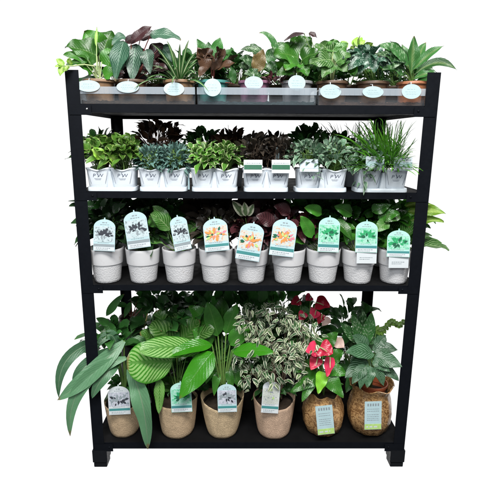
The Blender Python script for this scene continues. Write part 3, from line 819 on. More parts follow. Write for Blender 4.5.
# back row
B2 = [(104, .24, 'dark_green', .06, .024, 60, 1.0, 'dark green leafy plant in the back row behind the yellow-green pair'),
      (160, .2, 'burgundy', .05, .022, 90, 1.55, 'tall brown-purple plant in the back row behind the blue-grey pair'),
      (205, .22, 'deep_green', .045, .02, 90, 1.15, 'deep green plant in the back row behind the left cream-edged plant'),
      (232, .2, 'burgundy', .05, .02, 80, 1.1, 'brown-purple plant in the back row behind the right cream-edged plant'),
      (268, .22, 'purple_black', .045, .02, 100, 1.0, 'near-black plant in the back row behind the striped cards'),
      (308, .2, 'deep_green', .045, .02, 110, 1.25, 'deep green plant in the back row behind the sage-green pair'),
      (352, .22, 'dark_grass', 0, 0, 300, 1.0, 'dark grass tuft in the back row beside the bright spiky grass'),
      (335, .24, 'deep_green', .045, .02, 90, 1.0, 'low deep green plant in the back row between dark grass and sage-green leaves')]
for u, y, k, ll, lw, n, hs, lab in B2:
    t = thing('potted_plant', lab, 'potted plant', on(u, y, 1), GP)
    square_pot(t, .0365, .042, WHITEP, False); rt = t.location+V((0, 0, PH*.9)); f, s = MB(), MB(); f.zmax = ZM2
    if k == 'dark_grass':
        for q in range(n):
            d = rdir(.1, 1); l = rnd.uniform(.12, .25); b = rt+V((rnd.gauss(0, .016), rnd.gauss(0, .016), 0))+d*l*rnd.uniform(.05, .5)
            leaf(f, b, b+d*l*.35+UP*.01, b+d*l*.6, .0045, d.cross(V((.3, .8, .1)))+UP, 'lance', .4, 0, 4, 2)
    else: bush(f, rt+V((0, 0, .055*hs)), (.082, .065, .07*hs), int(n*2.2), ll, lw, 'ovate', .25, -.3, s, rt, 5, 2, .25)
    f.build('foliage', L[k], t); s.v and s.build('stems', STEMB, t)

# ------------------------------------------------------------------ THIRD SHELF
def arch_outline(w, h, n=14):
    o = [(-w, 0), (w, 0)]; s = h-w*.74
    for k in range(n+1):
        a = PI*k/n; x = w*math.cos(a)
        o.append((x*(1-.12*math.sin(a)), s+w*.66*math.sin(a)**.9))
        if k == n//2: o[-1:] = [(.0024, s+w*.66), (.0018, s+w*.66+.006), (-.0018, s+w*.66+.006), (-.0024, s+w*.66)]
    return o
def leafshape(cx, cz, l, w, ang, n=7):
    pts = []
    for k in range(n+1): t = k/n; pts.append((t*l, w*.5*math.sin(PI*t**.8)))
    for k in range(n-1, 0, -1): t = k/n; pts.append((t*l, -w*.5*math.sin(PI*t**.8)))
    c, s = math.cos(ang), math.sin(ang)
    return [(cx+x*c-z*s, cz+x*s+z*c) for x, z in pts]
def arch_tag(root, u, vtop, vbot, y, wpx, roll, kind, yaw=0, pitch=-9, body=None, name='care_tag'):
    b = at(u, vbot+1, y); tp = at(u, vtop+1, y); h = (tp-b).length; w = wpx*px(y)/2*.94
    M = Matrix.Translation(b) @ Matrix.Rotation(R(roll), 4, 'Y') @ Matrix.Rotation(R(yaw), 4, 'Z') @ Matrix.Rotation(R(pitch), 4, 'X')
    m = MB(); m.plate(arch_outline(w, h), .0009, M)
    o = m.build(name, body or CARDAQ, root, smooth=False)
    F = lambda d: M @ Matrix.Translation((0, -d, 0))
    m = MB(); m.plate([(-w*.97, h*.135), (w*.97, h*.135), (w*.97, h*.215), (-w*.97, h*.215)], .0003, F(.0008)); m.build('band', INKT if kind != 'dark' else INKG, o, smooth=False)
    m = MB(); m.plate([(-w*.95, h*.015), (w*.95, h*.015), (w*.95, h*.13), (-w*.95, h*.13)], .0003, F(.0008)); m.build('footer', CARD, o, smooth=False)
    m = MB(); mark_lines(m, F(.0012), [(-w*.75, w*.6, h*.08, h*.02), (-w*.75, w*.35, h*.038, h*.016)])
    mark_lines(m, F(.0008), [(-w*.22, w*.22, h*.86, h*.028), (-w*.4, w*.4, h*.8, h*.02), (-w*.6, w*.5, h*.25, h*.016)]); m.build('print', INKG, o, smooth=False)
    m = MB(); m.plate([(-w*.93, h*.28), (w*.93, h*.28), (w*.93, h*.76), (-w*.93, h*.76)], .0003, F(.0006)); m.build('photo_panel', PANEL[kind], o, smooth=False)
    cols = {'dark': [(INK, 34), (INKG, 7)], 'orange': [(INKDG, 12), (INKPK, 9), (INKOR, 17), (INKYL, 4)], 'green': [(INKGR, 34), (INKDG, 9)], 'grey': [(INKG, 26), (INK, 10)], 'fleck': [(INKG, 16), (INKYL, 8)]}[kind]
    for ci, (mt, n) in enumerate(cols):
        m = MB()
        for q in range(n):
            a = rnd.uniform(-.4, PI+.4) if ci == 0 else rnd.uniform(0, 2*PI)
            rr = rnd.uniform(.03, .62)*w
            l = w*rnd.uniform(.24, .42) if kind != 'fleck' else w*rnd.uniform(.15, .28)
            cx, cz = max(-w*.55, min(w*.55, math.cos(a)*rr*1.05)), h*.5+math.sin(a)*rr*.55
            if kind == 'fleck': cx, cz = rnd.uniform(-.7, .6)*w, h*rnd.uniform(.36, .75)
            m.plate(leafshape(cx, cz, l, l*.5, a), .0003, F(.0008+ci*.0004+q*.00001))
        m.build('picture', mt, o, smooth=False)
    # stake down into the soil
    e = M @ V((0, .001, h*.45)); q = V((root.location.x*.5+e.x*.5, root.location.y-.02, e.z-.02)); m = MB(); m.tube([e, e.lerp(q, .5)+UP*.008, q, q-UP*.03], .0016, 5); m.build('stake', CARD, o)
    return o
Y3 = .064
pots3 = [108, 144, 180, 216, 251, 287.5, 322, 357, 393]
tags3 = [(104, 218, 250, 23, 2, 'dark'), (139.5, 210, 247, 25, -9, 'dark'), (183.5, 215, 249, 19, -6, 'dark'), (217.5, 217, 250, 26, -6, 'orange'), (247, 221.5, 259, 26, 11, 'orange'),
         (281, 217.5, 255, 26.5, 8, 'orange'), (328, 216, 251, 23, 3, 'green'), (366, 220, 251.5, 23, 0, 'green'), (398, 229, 256, 24, 0, 'green')]
adj = ['plain white dimpled pot nearest the left post, dark-leaf tag upright', 'white dimpled pot, second from left, its dark-leaf tag leaning left', 'white dimpled pot whose narrow dark-leaf tag is half turned away',
       'white dimpled pot with an orange-flower tag standing above the rim', 'white dimpled pot with its orange-flower tag hung low over the rim', 'white dimpled pot, orange-flower tag tilted, right of the low-hung one',
       'white dimpled pot, leftmost of the green tags', 'white dimpled pot, middle one of the green tags, white strip below it', 'white dimpled pot nearest the right post, low green tag']
fol3 = ['raven', 'raven', 'bright_vein', 'purple_black', 'wine', 'wine', 'gloss_green', 'gloss_green', 'bright_vein']
G3 = 'white dimpled pots on the third shelf'; ZM3 = SZ[1]-.004
first = None
for i, u in enumerate(pots3):
    t = thing('potted_plant', adj[i], 'potted plant', on(u, Y3, 2), G3)
    if first is None:
        round_pot(t, .0465, .0615, .123, HAM, ledge=True, n=56); first = t
    else:   # copies of the same pot and soil
        for ch in list(first.children):
            if ch.name.split('.')[0] in ('pot', 'soil'):
                c = ch.copy(); COL.objects.link(c); c.parent = t
                c.matrix_parent_inverse = Matrix.Rotation(i*1.3, 4, 'Z') @ Matrix.Translation(-first.location)
    rt = t.location+V((0, .01, .1)); f, s = MB(), MB(); f.zmax = ZM3
    if i in (6, 7, 8):
        rosette(f, rt+V((0, .01, 0)), 15, .07, .12, .058, 'ovate', (78, 25), .3, s, az=(-25, 205))
    elif i == 2: rosette(f, rt+V((0, .01, 0)), 11, .07, .1, .055, 'ovate', (75, 25), .4, s, az=(-25, 205))
    else: bush(f, rt+V((0, .035, .07)), (.08, .05, .075), 95, .062, .032, 'ovate', .35, -.3, s, rt, 6, 4)
    if i == 2:
        hero(f, (156, 226, .05), (149, 216, .02), 12, .004); hero(f, (170, 230, .05), (150, 214, .02), 17, .02); hero(f, (168, 222, .05), (152, 206, .04), 12, .01)
    if i == 0:
        hero(f, (84, 204, .1), (67, 193, .03), 10, .01); hero(f, (84, 208, .1), (69, 206, .03), 8, .01)
        hero(f, (112, 212, .06), (126, 204, .03), 10, .01)
    if i == 6:
        hero(f, (312, 238, .03), (300, 216, .02), 13, .015); hero(f, (335, 222, .04), (352, 240, .01), 13, .02); hero(f, (322, 214, .05), (304, 208, .03), 12, .01)
    if i == 7:
        hero(f, (352, 215, .05), (334, 206, .03), 14, .01); hero(f, (346, 222, .04), (347, 245, .02), 9, .004); hero(f, (372, 212, .05), (392, 203, .03), 14, .01); hero(f, (378, 218, .05), (400, 214, .02), 13, .01)
    if i == 8:
        hero(f, (388, 222, .04), (376, 232, .01), 13, .01); hero(f, (400, 214, .05), (385, 222, .02), 12, .01)
    f.build('foliage', L[fol3[i]], t); s.v and s.build('stems', STEMG, t)
    if i == 8:
        f = MB(); hero(f, (408, 212, .1), (446, 214, .0), 13, .02, prof='lance', wave=.12); hero(f, (410, 220, .1), (444, 222, .0), 12, .01, prof='lance', wave=.12); hero(f, (405, 206, .1), (432, 205, .03), 10, .01, prof='lance')
        f.build('outer_leaves', L['lime'], t)
    if i == 5:
        f = MB(); hero(f, (274, 224, .04), (256, 216, .02), 15, .01); hero(f, (290, 214, .06), (274, 206, .05), 13, .01); f.build('red_leaf', L['wine'], t)
    if i == 4:
        f = MB()
        for a, b, w in (((244, 216, .07), (232, 201, .05), 9), ((246, 216, .07), (244, 202, .05), 8), ((248, 216, .07), (254, 204, .06), 7)): hero(f, a, b, w, .004)
        f.build('pale_leaves', L['ficus_pale'], t)
    tg = tags3[i]
    yy = -.006 if i not in (2,) else -.002
    if i == 4: yy = -.012
    arch_tag(t, tg[0], tg[1], tg[2], yy, tg[3], tg[4], tg[5], yaw=(28 if i == 2 else rnd.uniform(-6, 6)), body=CARDGR if tg[5] == 'green' else CARDAQ)
    if i in (7, 8):
        M = Matrix.Translation(at(tg[0]+.5, tg[2]+8, -.006 if i == 7 else -.005)); m = MB(); w = 10*px(0)
        m.plate([(-w, -4*px(0)), (w, -4*px(0)), (w, 8*px(0)), (-w, 8*px(0))], .0006, M @ Matrix.Rotation(R(-6), 4, 'X')); o = m.build('price_strip', CARD, t, smooth=False)
        pm = MB(); mark_lines(pm, M @ Matrix.Rotation(R(-6), 4, 'X') @ Matrix.Translation((0, -.0007, 0)), [(-w*.7, w*.6, .006, .002), (-w*.7, w*.3, 0, .002)]); pm.build('print', INKG, o, smooth=False)
B3 = [(122, 'deep_green', 'deep green plant in the shaded back row behind the dark-leaf tags'), (165, 'dark_green', 'dark green plant in the shaded back row behind the half turned tag'),
      (212, 'purple_black', 'near-black plant in the shaded back row behind the upright orange-flower tag'), (258, 'burgundy', 'burgundy plant in the shaded back row behind the low-hung orange-flower tag'),
      (306, 'dark_green', 'dark green plant in the shaded back row left of the green tags'), (345, 'gloss_green', 'glossy green plant in the shaded back row between the green tags'), (382, 'heart_green', 'bright green plant in the shaded back row behind the rightmost green tag')]
for u, k, lab in B3:
    t = thing('potted_plant', lab, 'potted plant', on(u, .28, 2), G3)
    for ch in list(first.children):
        if ch.name.split('.')[0] in ('pot', 'soil'):
            c = ch.copy(); COL.objects.link(c); c.parent = t; c.matrix_parent_inverse = Matrix.Translation(-first.location)
    rt = t.location+V((0, 0, .1)); f, s = MB(), MB(); f.zmax = ZM3
    bush(f, rt+V((0, -.03, .08)), (.1, .1, .09), 110, .085, .042, 'ovate', .35, -.3, s, rt, 6, 4)
    f.build('foliage', L[k], t); s.build('stems', STEMG, t)

# ------------------------------------------------------------------ BOTTOM SHELF
G4 = 'large pots on the bottom shelf'; ZM4 = SZ[2]-.004
def woven_pot(t, r0, r1, h, mat, rim=.008, ph=0., k=2, n=64):
    loc = t.location; m = MB(); N = 12
    prof = [(r0*.8, 0), (r0*.93, .004), (r0, .014)]
    for q in range(1, N+1):
        x = q/N; prof.append((r0+(r1-r0)*x**.8, .014+(h-.014)*x))
    prof += [(r1-.0015, h+.0025), (r1-.004, h), (r1-.008, h*.75)]
    def zm(th, i):
        if i < 6: return 0
        w = min(1, (i-5)/(N-3)); return w*w*rim*(math.cos(k*th+ph)+.3*math.cos(3*th+ph*2))
    def sh(th, i): return 1+.012*math.sin(5*th+ph)+.008*math.sin(9*th+i*.3)
    m.lathe(prof, n, sh, zm); m.v = [(x+loc.x, y+loc.y, z+loc.z) for x, y, z in m.v]
    p = m.build('pot', mat, t, sharp=60)
    rz = lambda q: r0+(r1-r0)*q**.8-.0065
    hl = h-rim*1.3-.004
    m = MB(); m.lathe([(rz(.4), h*.4), (rz(.6), h*.6), (rz(hl/h), hl), (rz(hl/h)-.002, hl+.001), (rz(hl/h)-.004, hl-.01), (rz(.6)-.004, h*.6)], 48, cap0=False); m.v = [(x+loc.x, y+loc.y, z+loc.z) for x, y, z in m.v]; m.build('shade_liner', BLACKPOT, t)  # black ring added inside the rim, standing in for the shaded pot interior
    soil_disc(t, rz(hl/h)-.0045, hl-.012, SOIL); return p
def low_leaves(t, rt, k, ll, lw, n, prof='ovate'):
    f = MB(); bush(f, rt+V((0, .03, .01)), (.06, .03, .05), n, ll*.8, lw, prof, .4, -.05, None, None, 6, 4, .2)
    f.build('lower_leaves', L[k], t)
def wrap_pot(t, prof, mat, n=72):
    loc = t.location; m = MB()
    def sh(th, i): return 1+.02*math.sin(9*th+i*.5)+.014*math.sin(17*th-i*.7)+.01*rnd.uniform(-1, 1)
    m.lathe(prof, n, sh, lambda th, i: .006*math.sin(7*th) if i >= len(prof)-3 else 0); m.v = [(x+loc.x, y+loc.y, z+loc.z) for x, y, z in m.v]
    return m.build('wrap', mat, t, sharp=60)
Y4 = .08
# 1 lance leaves
t = thing('potted_plant', 'tan woven pot nearest the left post with long grey-green lance leaves hanging outside the rack', 'potted plant', on(125, Y4, 3), G4); rt = t.location+V((0, .02, .14))
woven_pot(t, .056, .074, .135, BURL[0], .004, .5)
f, s = MB(), MB()
def lance(pts, w, hint=(.15, -1, .7), var=None, prof='blade'):
    A, B, C = (at(*p) for p in pts); leaf(f, A, B*2-(A+C)/2, C, w*px(.0), hint, prof, .26, .07, 18, 6, var)
lance(((124, 341, .06), (90, 375, -.03), (57, 400, -.06)), 18.5, var=.75)
lance(((126, 358, .03), (82, 385, -.045), (70, 436, -.06)), 15, (.5, -1, .5), var=.85)
lance(((129, 368, .03), (142, 402, -.04), (148, 449, -.035)), 20, (-.1, -1, .1), var=.95)
lance(((112, 340, .1), (70, 356, .0), (59, 398, -.03)), 13, (.6, -1, .4), var=.15)
lance(((116, 348, .08), (84, 368, 0), (77, 392, -.02)), 14, (.3, -1, .5), var=.1)
lance(((120, 362, .05), (104, 376, -.02), (92, 398, -.03)), 14, (.3, -1, .5), var=.5)
lance(((118, 352, .09), (110, 335, .08), (94, 352, .03)), 12, (0, -1, .6), var=.2)
for q in ((124, 341, .06), (127, 358, .03), (129, 372, .03), (112, 340, .1), (116, 348, .08), (120, 362, .05)): s.tube(arc(rt, at(*q), .03), .004, 6, .003)
f.build('foliage', L['lance'], t); s.build('stems', STEMG, t)
f = MB(); f.zmax = ZM4
bush(f, at(112, 345, .14), (.07, .06, .07), 50, .1, .038, 'lance', .4, -.3)
for a, b, w in (((106, 316, .13), (124, 294, .1), 9), ((110, 326, .12), (96, 318, .1), 8), ((112, 330, .12), (101, 338, .08), 10), ((106, 322, .12), (116, 340, .1), 12)): hero(f, a, b, w, .006, prof='lance')
f.build('dark_leaves', L['dark_green'], t)
low_leaves(t, rt, 'dark_green', .07, .026, 34, 'lance')
arch_tag(t, 120, 386.5, 413.5, -.004, 25, -3, 'grey', body=CARD)
# 2 orbifolia
t = thing('potted_calathea', 'tan woven pot with large round light green leaves banded by pale stripes', 'potted plant', on(178, Y4, 3), G4); rt = t.location+V((0, .01, .15))
woven_pot(t, .064, .08, .15, BURL[0], .006, 1.2)
f, s = MB(), MB()
hero(f, (172, 362, .03), (127, 363, -.045), 44, .004, (.05, -1, .3), 'orb', 22, 10, .06, .03, stems=s, root=rt, cup=.12, var=.9)
hero(f, (200, 350, .07), (140, 351, -.045), 25, .03, (0, -.8, 1), 'orb', 20, 8, .12, .03, stems=s, root=rt, cup=.1, var=.55)
hero(f, (160, 378, .02), (159, 414, .0), 12, 0, (0, -1, .2), 'ovate', 14, 6, .2, var=.5)
hero(f, (146, 372, .03), (136, 392, -.01), 15, .0, (0, -1, .3), 'ovate', var=.4)
f.build('foliage', L['orbifolia'], t)
f = MB(); f.zmax = ZM4
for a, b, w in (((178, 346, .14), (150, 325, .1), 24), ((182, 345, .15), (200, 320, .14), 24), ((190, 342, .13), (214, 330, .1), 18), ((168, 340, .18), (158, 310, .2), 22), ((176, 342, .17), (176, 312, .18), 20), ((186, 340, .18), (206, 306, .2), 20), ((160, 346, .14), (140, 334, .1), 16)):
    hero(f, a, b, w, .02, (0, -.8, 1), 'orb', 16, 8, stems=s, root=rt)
f.build('shaded_leaves', L['orbifolia_shaded'], t); s.build('stems', STEMG, t)
low_leaves(t, rt, 'orbifolia_shaded', .06, .036, 30)
arch_tag(t, 182, 383, 411, -.009, 24, -3, 'green', body=CARDGR)
# 3 big glossy leaves
t = thing('potted_spathiphyllum', 'sand woven pot with glossy broad deep green leaves on long stalks', 'potted plant', on(222.5, Y4, 3), G4); rt = t.location+V((0, .01, .15))
woven_pot(t, .062, .086, .148, BURL[1], .012, PI*0)
f, s = MB(), MB()
hero(f, (213, 352, .02), (179, 399, -.05), 27, .012, (-.5, -1, .5), 'ovate', 20, 8, .12, .03, stems=s, root=rt, cup=.15, var=.9, sr=.004)
hero(f, (233, 352, .03), (275, 353, -.03), 17, .018, (0, -.7, 1), 'ovate', 18, 8, .15, .04, stems=s, root=rt, cup=.1, var=.85, sr=.004)
hero(f, (212, 345, .05), (166, 358, -.02), 16, .03, (0, -.7, 1), 'ovate', 18, 8, .15, .03, stems=s, root=rt, var=.7, sr=.004)
f.build('foliage', L['spath'], t)
f = MB(); f.zmax = ZM4
for a, b, w in (((218, 336, .12), (207, 302, .12), 19), ((226, 334, .12), (238, 304, .13), 16), ((214, 330, .16), (188, 306, .17), 18), ((222, 332, .18), (222, 296, .2), 18), ((232, 350, .08), (244, 364, .04), 12), ((212, 362, .08), (206, 384, .05), 14), ((230, 366, .08), (240, 388, .05), 14), ((218, 372, .07), (214, 396, .04), 9), ((228, 370, .06), (232, 392, .03), 9), ((230, 345, .1), (252, 326, .1), 18), ((212, 345, .12), (192, 330, .12), 20)):
    hero(f, a, b, w, .02, (0, -.9, .6), stems=s, root=rt, sr=.0035)
f.build('shaded_leaves', L['gloss_green'], t); s.build('stems', STEMG, t)
low_leaves(t, rt, 'deep_green', .075, .028, 36)
arch_tag(t, 227.5, 384.5, 411, -.014, 22, -2, 'grey', body=CARDAQ)
# 4 variegated ficus
t = thing('potted_ficus', 'rosy tan woven pot with a small tree of drooping cream-edged leaves', 'potted plant', on(273.5, Y4, 3), G4); rt = t.location+V((0, 0, .15))
woven_pot(t, .066, .083, .148, BURL[2], .008, .2)
f, g2, s = MB(), MB(), MB(); f.zmax = g2.zmax = ZM4
for q in range(5): s.tube(arc(rt+V((rnd.gauss(0, .01), rnd.gauss(0, .01), -.01)), at(rnd.uniform(250, 306), rnd.uniform(308, 340), .12), .02), .0045, 6, .002)
cl = [((250, 322, .1), .06, .07), ((276, 316, .12), .075, .06), ((300, 330, .09), .07, .06), ((262, 345, .05), .065, .055), ((288, 352, .04), .075, .055), ((272, 372, .03), .065, .045), ((252, 374, .03), .045, .045), ((298, 370, .05), .045, .04), ((310, 344, .06), .03, .05), ((240, 352, .08), .03, .05)]
for c, rx, rz in cl:
    n = int(80*rx*rz/.004)
    for q in range(n):
        d = rdir(-1, 1); p = at(*c)+V((d.x*rx, d.y*.08, d.z*rz))*(rnd.uniform(.1, 1)**.45)*rnd.choice((1, 1, 1, 1.22))
        l = rnd.uniform(.015, .034); g = V((rnd.gauss(0, .6)+d.x*.4, rnd.gauss(-.35, .45), rnd.uniform(-1.1, .15))).normalized()
        leaf(g2 if rnd.random() < .38 else f, p, p+g*l*.5+UP*.004, p+g*l-UP*.005, l*.42, V((rnd.gauss(0, .4), -.8, .7+rnd.gauss(0, .3))), 'ovate', .2, .06, 6, 4)
    for q in range(7):
        d = rdir(-1, 1); s.tube(arc(at(*c), at(*c)+V((d.x*rx, d.y*.04, d.z*rz)), .01), .0014, 4, .0007)
f.build('foliage', L['ficus'], t); g2.build('pale_leaves', L['ficus_pale'], t); s.build('stems', STEMB, t)
low_leaves(t, rt, 'deep_green', .045, .018, 60)
arch_tag(t, 269.5, 382, 412, -.011, 20, 4, 'fleck', body=CARD)
# 5 anthurium
t = thing('potted_anthurium', 'round copper-wrapped pot with red waxy flowers and dark glossy leaves', 'potted plant', on(322, Y4+.012, 3), G4); rt = t.location+V((0, .0, .15))
wrap_pot(t, [(.05, 0), (.066, .01), (.078, .04), (.082, .075), (.078, .11), (.066, .14), (.058, .155), (.064, .17), (.06, .171), (.054, .15)], COPPER); soil_disc(t, .054, .145, SOIL)
f, s = MB(), MB()
for a, b, w in (((320, 376, .03), (290, 393, -.02), 15), ((326, 376, .03), (343, 398, -.01), 18), ((316, 372, .04), (302, 402, -.02), 15), ((326, 368, .05), (348, 376, .02), 16), ((316, 366, .06), (294, 372, .03), 16), ((322, 350, .1), (338, 332, .1), 16), ((316, 350, .1), (304, 330, .12), 14), ((330, 360, .09), (344, 352, .08), 16)):
    hero(f, a, b, w, .012, stems=s, root=rt, prof='heart')
f.build('foliage', L['gloss_green'], t)
f = MB(); hero(f, (323, 372, .01), (318, 394, -.02), 14, .004, (0, -1, .3), 'heart', stems=s, root=rt, var=.9); f.build('young_leaf', L['young'], t)
def spathe(t, a, b, w, hint):
    f = MB(); hero(f, a, b, w, .003, hint, 'heart', 12, 8, .25, .05, cup=.1, stems=s, root=rt); o = f.build('flower', L['spathe_red'], t)
    A, B = at(*a), at(*b); k = MB(); k.tube([A+V((0, -.003, 0)), A.lerp(B, .25)+V((0, -.014, .004)), A.lerp(B, .45)+V((0, -.026, .006))], .0026, 6, .0012); k.build('spadix', STEMP, o)
spathe(t, (318, 349, .02), (306, 352, -.02), 18, (0, -1, .8))
spathe(t, (320, 347, .0), (333, 354, -.03), 20, (0, -1, .7))
spathe(t, (318, 357, .02), (311, 370, -.01), 14, (-.3, -1, .3))
spathe(t, (330, 357, .01), (327, 377, -.02), 13, (.3, -1, .2))
s.build('stems', STEMG, t)
def stick_label(t, cu, cv, y, w, h, roll):
    M = Matrix.Translation(at(cu, cv, y)) @ Matrix.Rotation(R(roll), 4, 'Y') @ Matrix.Rotation(R(-4), 4, 'X'); s_ = px(y); w *= s_/2; h *= s_/2
    m = MB(); m.plate([(-w, -h), (w, -h), (w, h), (-w, h)], .001, M); o = m.build('label', CARDAQ, t, smooth=False)
    m = MB(); m.plate([(-w*.98, -h*.98), (w*.98, -h*.98), (w*.98, -h*.6), (-w*.98, -h*.6)], .0004, M @ Matrix.Translation((0, -.0008, 0))); m.build('band', INKYL, o, smooth=False)
    m = MB(); F = M @ Matrix.Translation((0, -.0008, 0))
    for k in range(5): x = -w*.68+k*w*.3; m.plate([(x, h*.68), (x+w*.17, h*.68), (x+w*.17, h*.86), (x, h*.86)], .0004, F)
    mark_lines(m, F, [(-w*.7, w*.7, h*z, h*.035) for z in (.45, .3, .05, -.08, -.21, -.34)]); m.build('print', INKG, o, smooth=False)
    m = MB(); mark_lines(m, M @ Matrix.Translation((0, -.0012, 0)), [(-w*.8, w*.5, -h*.85, h*.1)]); m.build('print', CARD, o, smooth=False)
stick_label(t, 325, 420, -.002, 18.5, 34, -7)
low_leaves(t, rt, 'gloss_green', .07, .034, 16)
# 6
t = thing('potted_calathea', 'copper-wrapped pot nearest the right post with dark silver-striped leaves', 'potted plant', on(368, Y4+.02, 3), G4); rt = t.location+V((0, .0, .17))
wrap_pot(t, [(.052, 0), (.07, .01), (.084, .05), (.086, .09), (.078, .135), (.07, .165), (.078, .19), (.088, .205), (.084, .206), (.066, .17)], COPPER); soil_disc(t, .066, .165, SOIL)
f, s = MB(), MB()
for a, b, w, v_ in (((374, 354, .03), (345, 353, -.02), 17, .9), ((374, 358, .03), (402, 367, -.01), 17, .5), ((376, 364, .04), (399, 381, .0), 13, .2), ((368, 362, .03), (345, 378, -.01), 18, .3), ((370, 366, .0), (367, 388, -.03), 14, .8), ((372, 352, .08), (350, 362, .03), 14, .2), ((366, 366, .0), (352, 384, -.025), 13, .4), ((374, 366, .0), (384, 386, -.02), 13, .3), ((372, 362, .02), (390, 372, -.01), 13, .6), ((364, 370, -.01), (360, 390, -.03), 10, .6), ((372, 350, .1), (398, 350, .08), 14, .2), ((368, 348, .1), (352, 336, .1), 14, .4), ((376, 348, .1), (386, 336, .12), 13, .3)):
    hero(f, a, b, w, .016, (0, -.9, .8), 'ovate', 14, 8, .15, var=v_, stems=s, root=rt)
f.build('foliage', L['insignis'], t)
f = MB()
for a, b, w in (((362, 345, .12), (352, 314, .12), 12), ((366, 345, .12), (372, 312, .12), 13), ((364, 345, .13), (362, 308, .14), 12), ((360, 345, .12), (340, 322, .12), 11), ((368, 345, .14), (384, 326, .14), 10)): hero(f, a, b, w, .006, prof='lance', stems=s, root=rt)
f.build('upright_leaves', L['aglaonema'], t)
f = MB()
A = at(372, 334, .12)
for k in range(12):
    x = k/11; p = (376+26*x, 330-9*x+3*math.sin(x*9), .12)
    for sg in (-1, 1): hero(f, p, (p[0]+3, p[1]+sg*5*(1-x*.5), .12), 4.5, .001, nl=5, nw=2)
s.tube([rt, at(376, 330, .12), at(389, 325, .12), at(402, 321, .12)], .0016, 5, .001)
f.build('fern_frond', L['fern_olive'], t); s.build('stems', STEMG, t)
m = MB(); loc = t.location
m.lathe([(.04, .15), (.056, .215), (.06, .217), (.06, .225), (.056, .226), (.05, .2)], 40); m.v = [(x*.92+loc.x+.008, y*.92+loc.y, z+loc.z-.022) for x, y, z in m.v]; m.build('inner_pot', TERRA, t)
stick_label(t, 373, 415.5, .004, 18.5, 33, -2)
# back row
def back4(u, y, k, lab, hs, n, ll, lw, prof='ovate', pot=BLACKPOT, rr=.07, nm='potted_plant', z=None):
    t = thing(nm, lab, 'potted plant', on(u, y, 3), G4); round_pot(t, .06, .075, .16, pot); rt = t.location+V((0, 0, .14)); f, s = MB(), MB(); f.zmax = ZM4
    bush(f, rt+V((0, 0, hs)), (rr*1.5, .08, min(.13, hs*.6)), int(n*1.5), ll, lw, prof, .35, -.8, s, rt, 7, 4)
    bush(f, rt+V((0, -.02, .07)), (rr*1.5, .08, .09), int(n*1.1), ll, lw, prof, .35, -.5, None, None, 6, 4)
    f.build('foliage', L[k], t); s.build('stems', STEMG, t); return t, rt
back4(166, .25, 'deep_green', 'deep green plant in the bottom back row behind the round striped leaves', .26, 55, .1, .05)
back4(205, .26, 'dark_green', 'dark green plant in the bottom back row behind the glossy broad leaves', .25, 55, .1, .05)
back4(246, .26, 'deep_green', 'deep green plant in the bottom back row behind the cream-edged tree', .24, 55, .09, .045)
back4(346, .28, 'deep_green', 'deep green plant in the bottom back row behind the silver-striped leaves', .2, 42, .09, .04, rr=.05)
back4(280, .4, 'dark_green', 'dark green plant at the very back of the bottom shelf behind the cream-edged tree', .22, 55, .1, .05)
t, rt = back4(302, .25, 'dark_green', 'red waxy flowers standing high in the bottom back row beside the cream-edged tree', .2, 36, .09, .04, nm='potted_anthurium')
s = MB()
for a, b, w, h in (((300, 300, .2), (291, 304, .17), 11, (0, -1, .6)), ((304, 312, .2), (300, 322, .17), 10, (0, -1, .4)), ((316, 302, .18), (330, 307, .15), 17, (0, -1, .7)), ((316, 310, .18), (311, 319, .15), 13, (0, -1, .3)), ((311, 296, .2), (306, 301, .18), 9, (0, -1, .6)), ((322, 314, .18), (318, 324, .15), 10, (0, -1, .4))):
    spathe(t, a, b, w, h)
s.build('flower_stalks', STEMG, t)
for a, b, w in (((330, 318, .17), (322, 326, .15), 8), ((334, 340, .14), (344, 348, .1), 13)):
    f = MB(); hero(f, a, b, w, .004); f.build('faded_leaf', L['spathe_pale'], t)
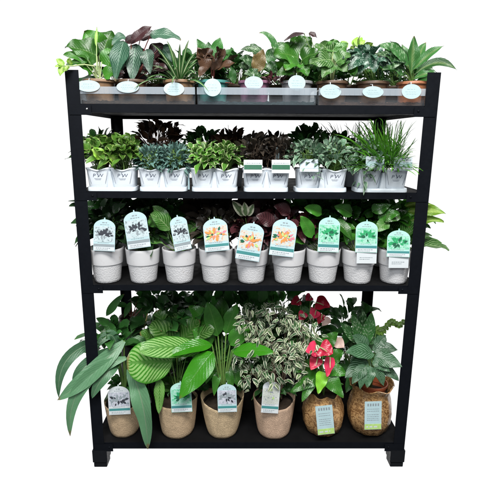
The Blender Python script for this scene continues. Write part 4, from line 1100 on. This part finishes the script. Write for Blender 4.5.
# brown nursery pot perched in a taller black one behind the lance leaves
base = on(136, .26, 3)
t = thing('plant_stand_pot', 'upturned black nursery pot under the brown pot at the back left', 'plant pot', base, None)
hz = at(136, 343, .26).z-base.z
m = MB(); m.lathe([(.07, 0), (.068, .012), (.064, .013), (.048, hz-.004), (.045, hz)], 40, cap1=True); m.v = [(x+base.x, y+base.y, z+base.z) for x, y, z in m.v]; m.build('upturned_pot', BLACKPOT, t, sharp=40)
m = MB(); m.lathe([(.03, 0), (.034, .0015), (.034, .003), (.03, .0045)], 32, cap1=True); m.v = [(x+base.x, y+base.y, z+base.z+hz) for x, y, z in m.v]; m.build('drain_boss', BLACKPOT, t)
t = thing('potted_seedling', 'small brown nursery pot with reddish stems, raised behind the lance leaves', 'potted plant', base+V((0, 0, hz+.005)), G4)
round_pot(t, .038, .05, .115, BROWNPOT, lip=.003); rt = t.location+V((0, 0, .1)); f, s = MB(), MB(); f.zmax = ZM4
for tip in ((131, 300), (138, 297), (146, 304), (127, 306), (143, 295)): s.tube(arc(rt, at(tip[0], tip[1], .25), .0), .0024, 6, .0014)
for a, b, w in (((131, 302, .25), (124, 318, .22), 6), ((138, 297, .25), (150, 296, .22), 7), ((146, 304, .25), (154, 312, .22), 7), ((128, 306, .25), (112, 304, .22), 6), ((143, 296, .25), (136, 293, .22), 6)): hero(f, a, b, w, .006, prof='lance')
f.build('foliage', L['dark_green'], t); s.build('stems', STEMR, t)
m = MB(); m.tube([at(148, 312, .2), at(139, 350, .2)], .0022, 6); m.build('support_cane', solid('cane', (.42, .3, .12), .6), t)

# ------------------------------------------------------------------ light
w = bpy.data.worlds.new('World'); scene.world = w; w.use_nodes = True
nt = w.node_tree; g = G(nt); bg = nt.nodes['Background']
tc = g.n('ShaderNodeTexCoord'); sx = g.n('ShaderNodeSeparateXYZ'); nt.links.new(tc.outputs['Generated'], sx.inputs[0])
k = g.ramp(sx.outputs[1], .25, .6)
nt.links.new(g.mix(k, (.2, .205, .215), (1.08, 1.08, 1.08)), bg.inputs[0]); bg.inputs[1].default_value = 1.0
def area(name, loc, tgt, size, power, col):
    d = bpy.data.lights.new(name, 'AREA'); d.shape = 'RECTANGLE'; d.size, d.size_y = size; d.energy = power; d.color = col
    o = bpy.data.objects.new(name, d); COL.objects.link(o); o.location = loc
    o.rotation_euler = (V(tgt)-V(loc)).to_track_quat('-Z', 'Y').to_euler(); return o
area('ceiling_lamp', (.3, -1.9, 3.8), (0, .1, .7), (2.2, .7), 215, (1, .98, .95))
area('front_lamp', (-.8, -2.7, 2.7), (0, .1, .6), (1.2, .9), 54, (.93, .97, 1))

vs = scene.view_settings; scene.display_settings.display_device = 'sRGB'
vs.view_transform = 'Standard'; vs.look = 'None'; vs.exposure = 0; vs.gamma = 1; vs.use_curve_mapping = False
scene.cycles.max_bounces = 8; scene.cycles.transparent_max_bounces = 12; scene.cycles.diffuse_bounces = 3
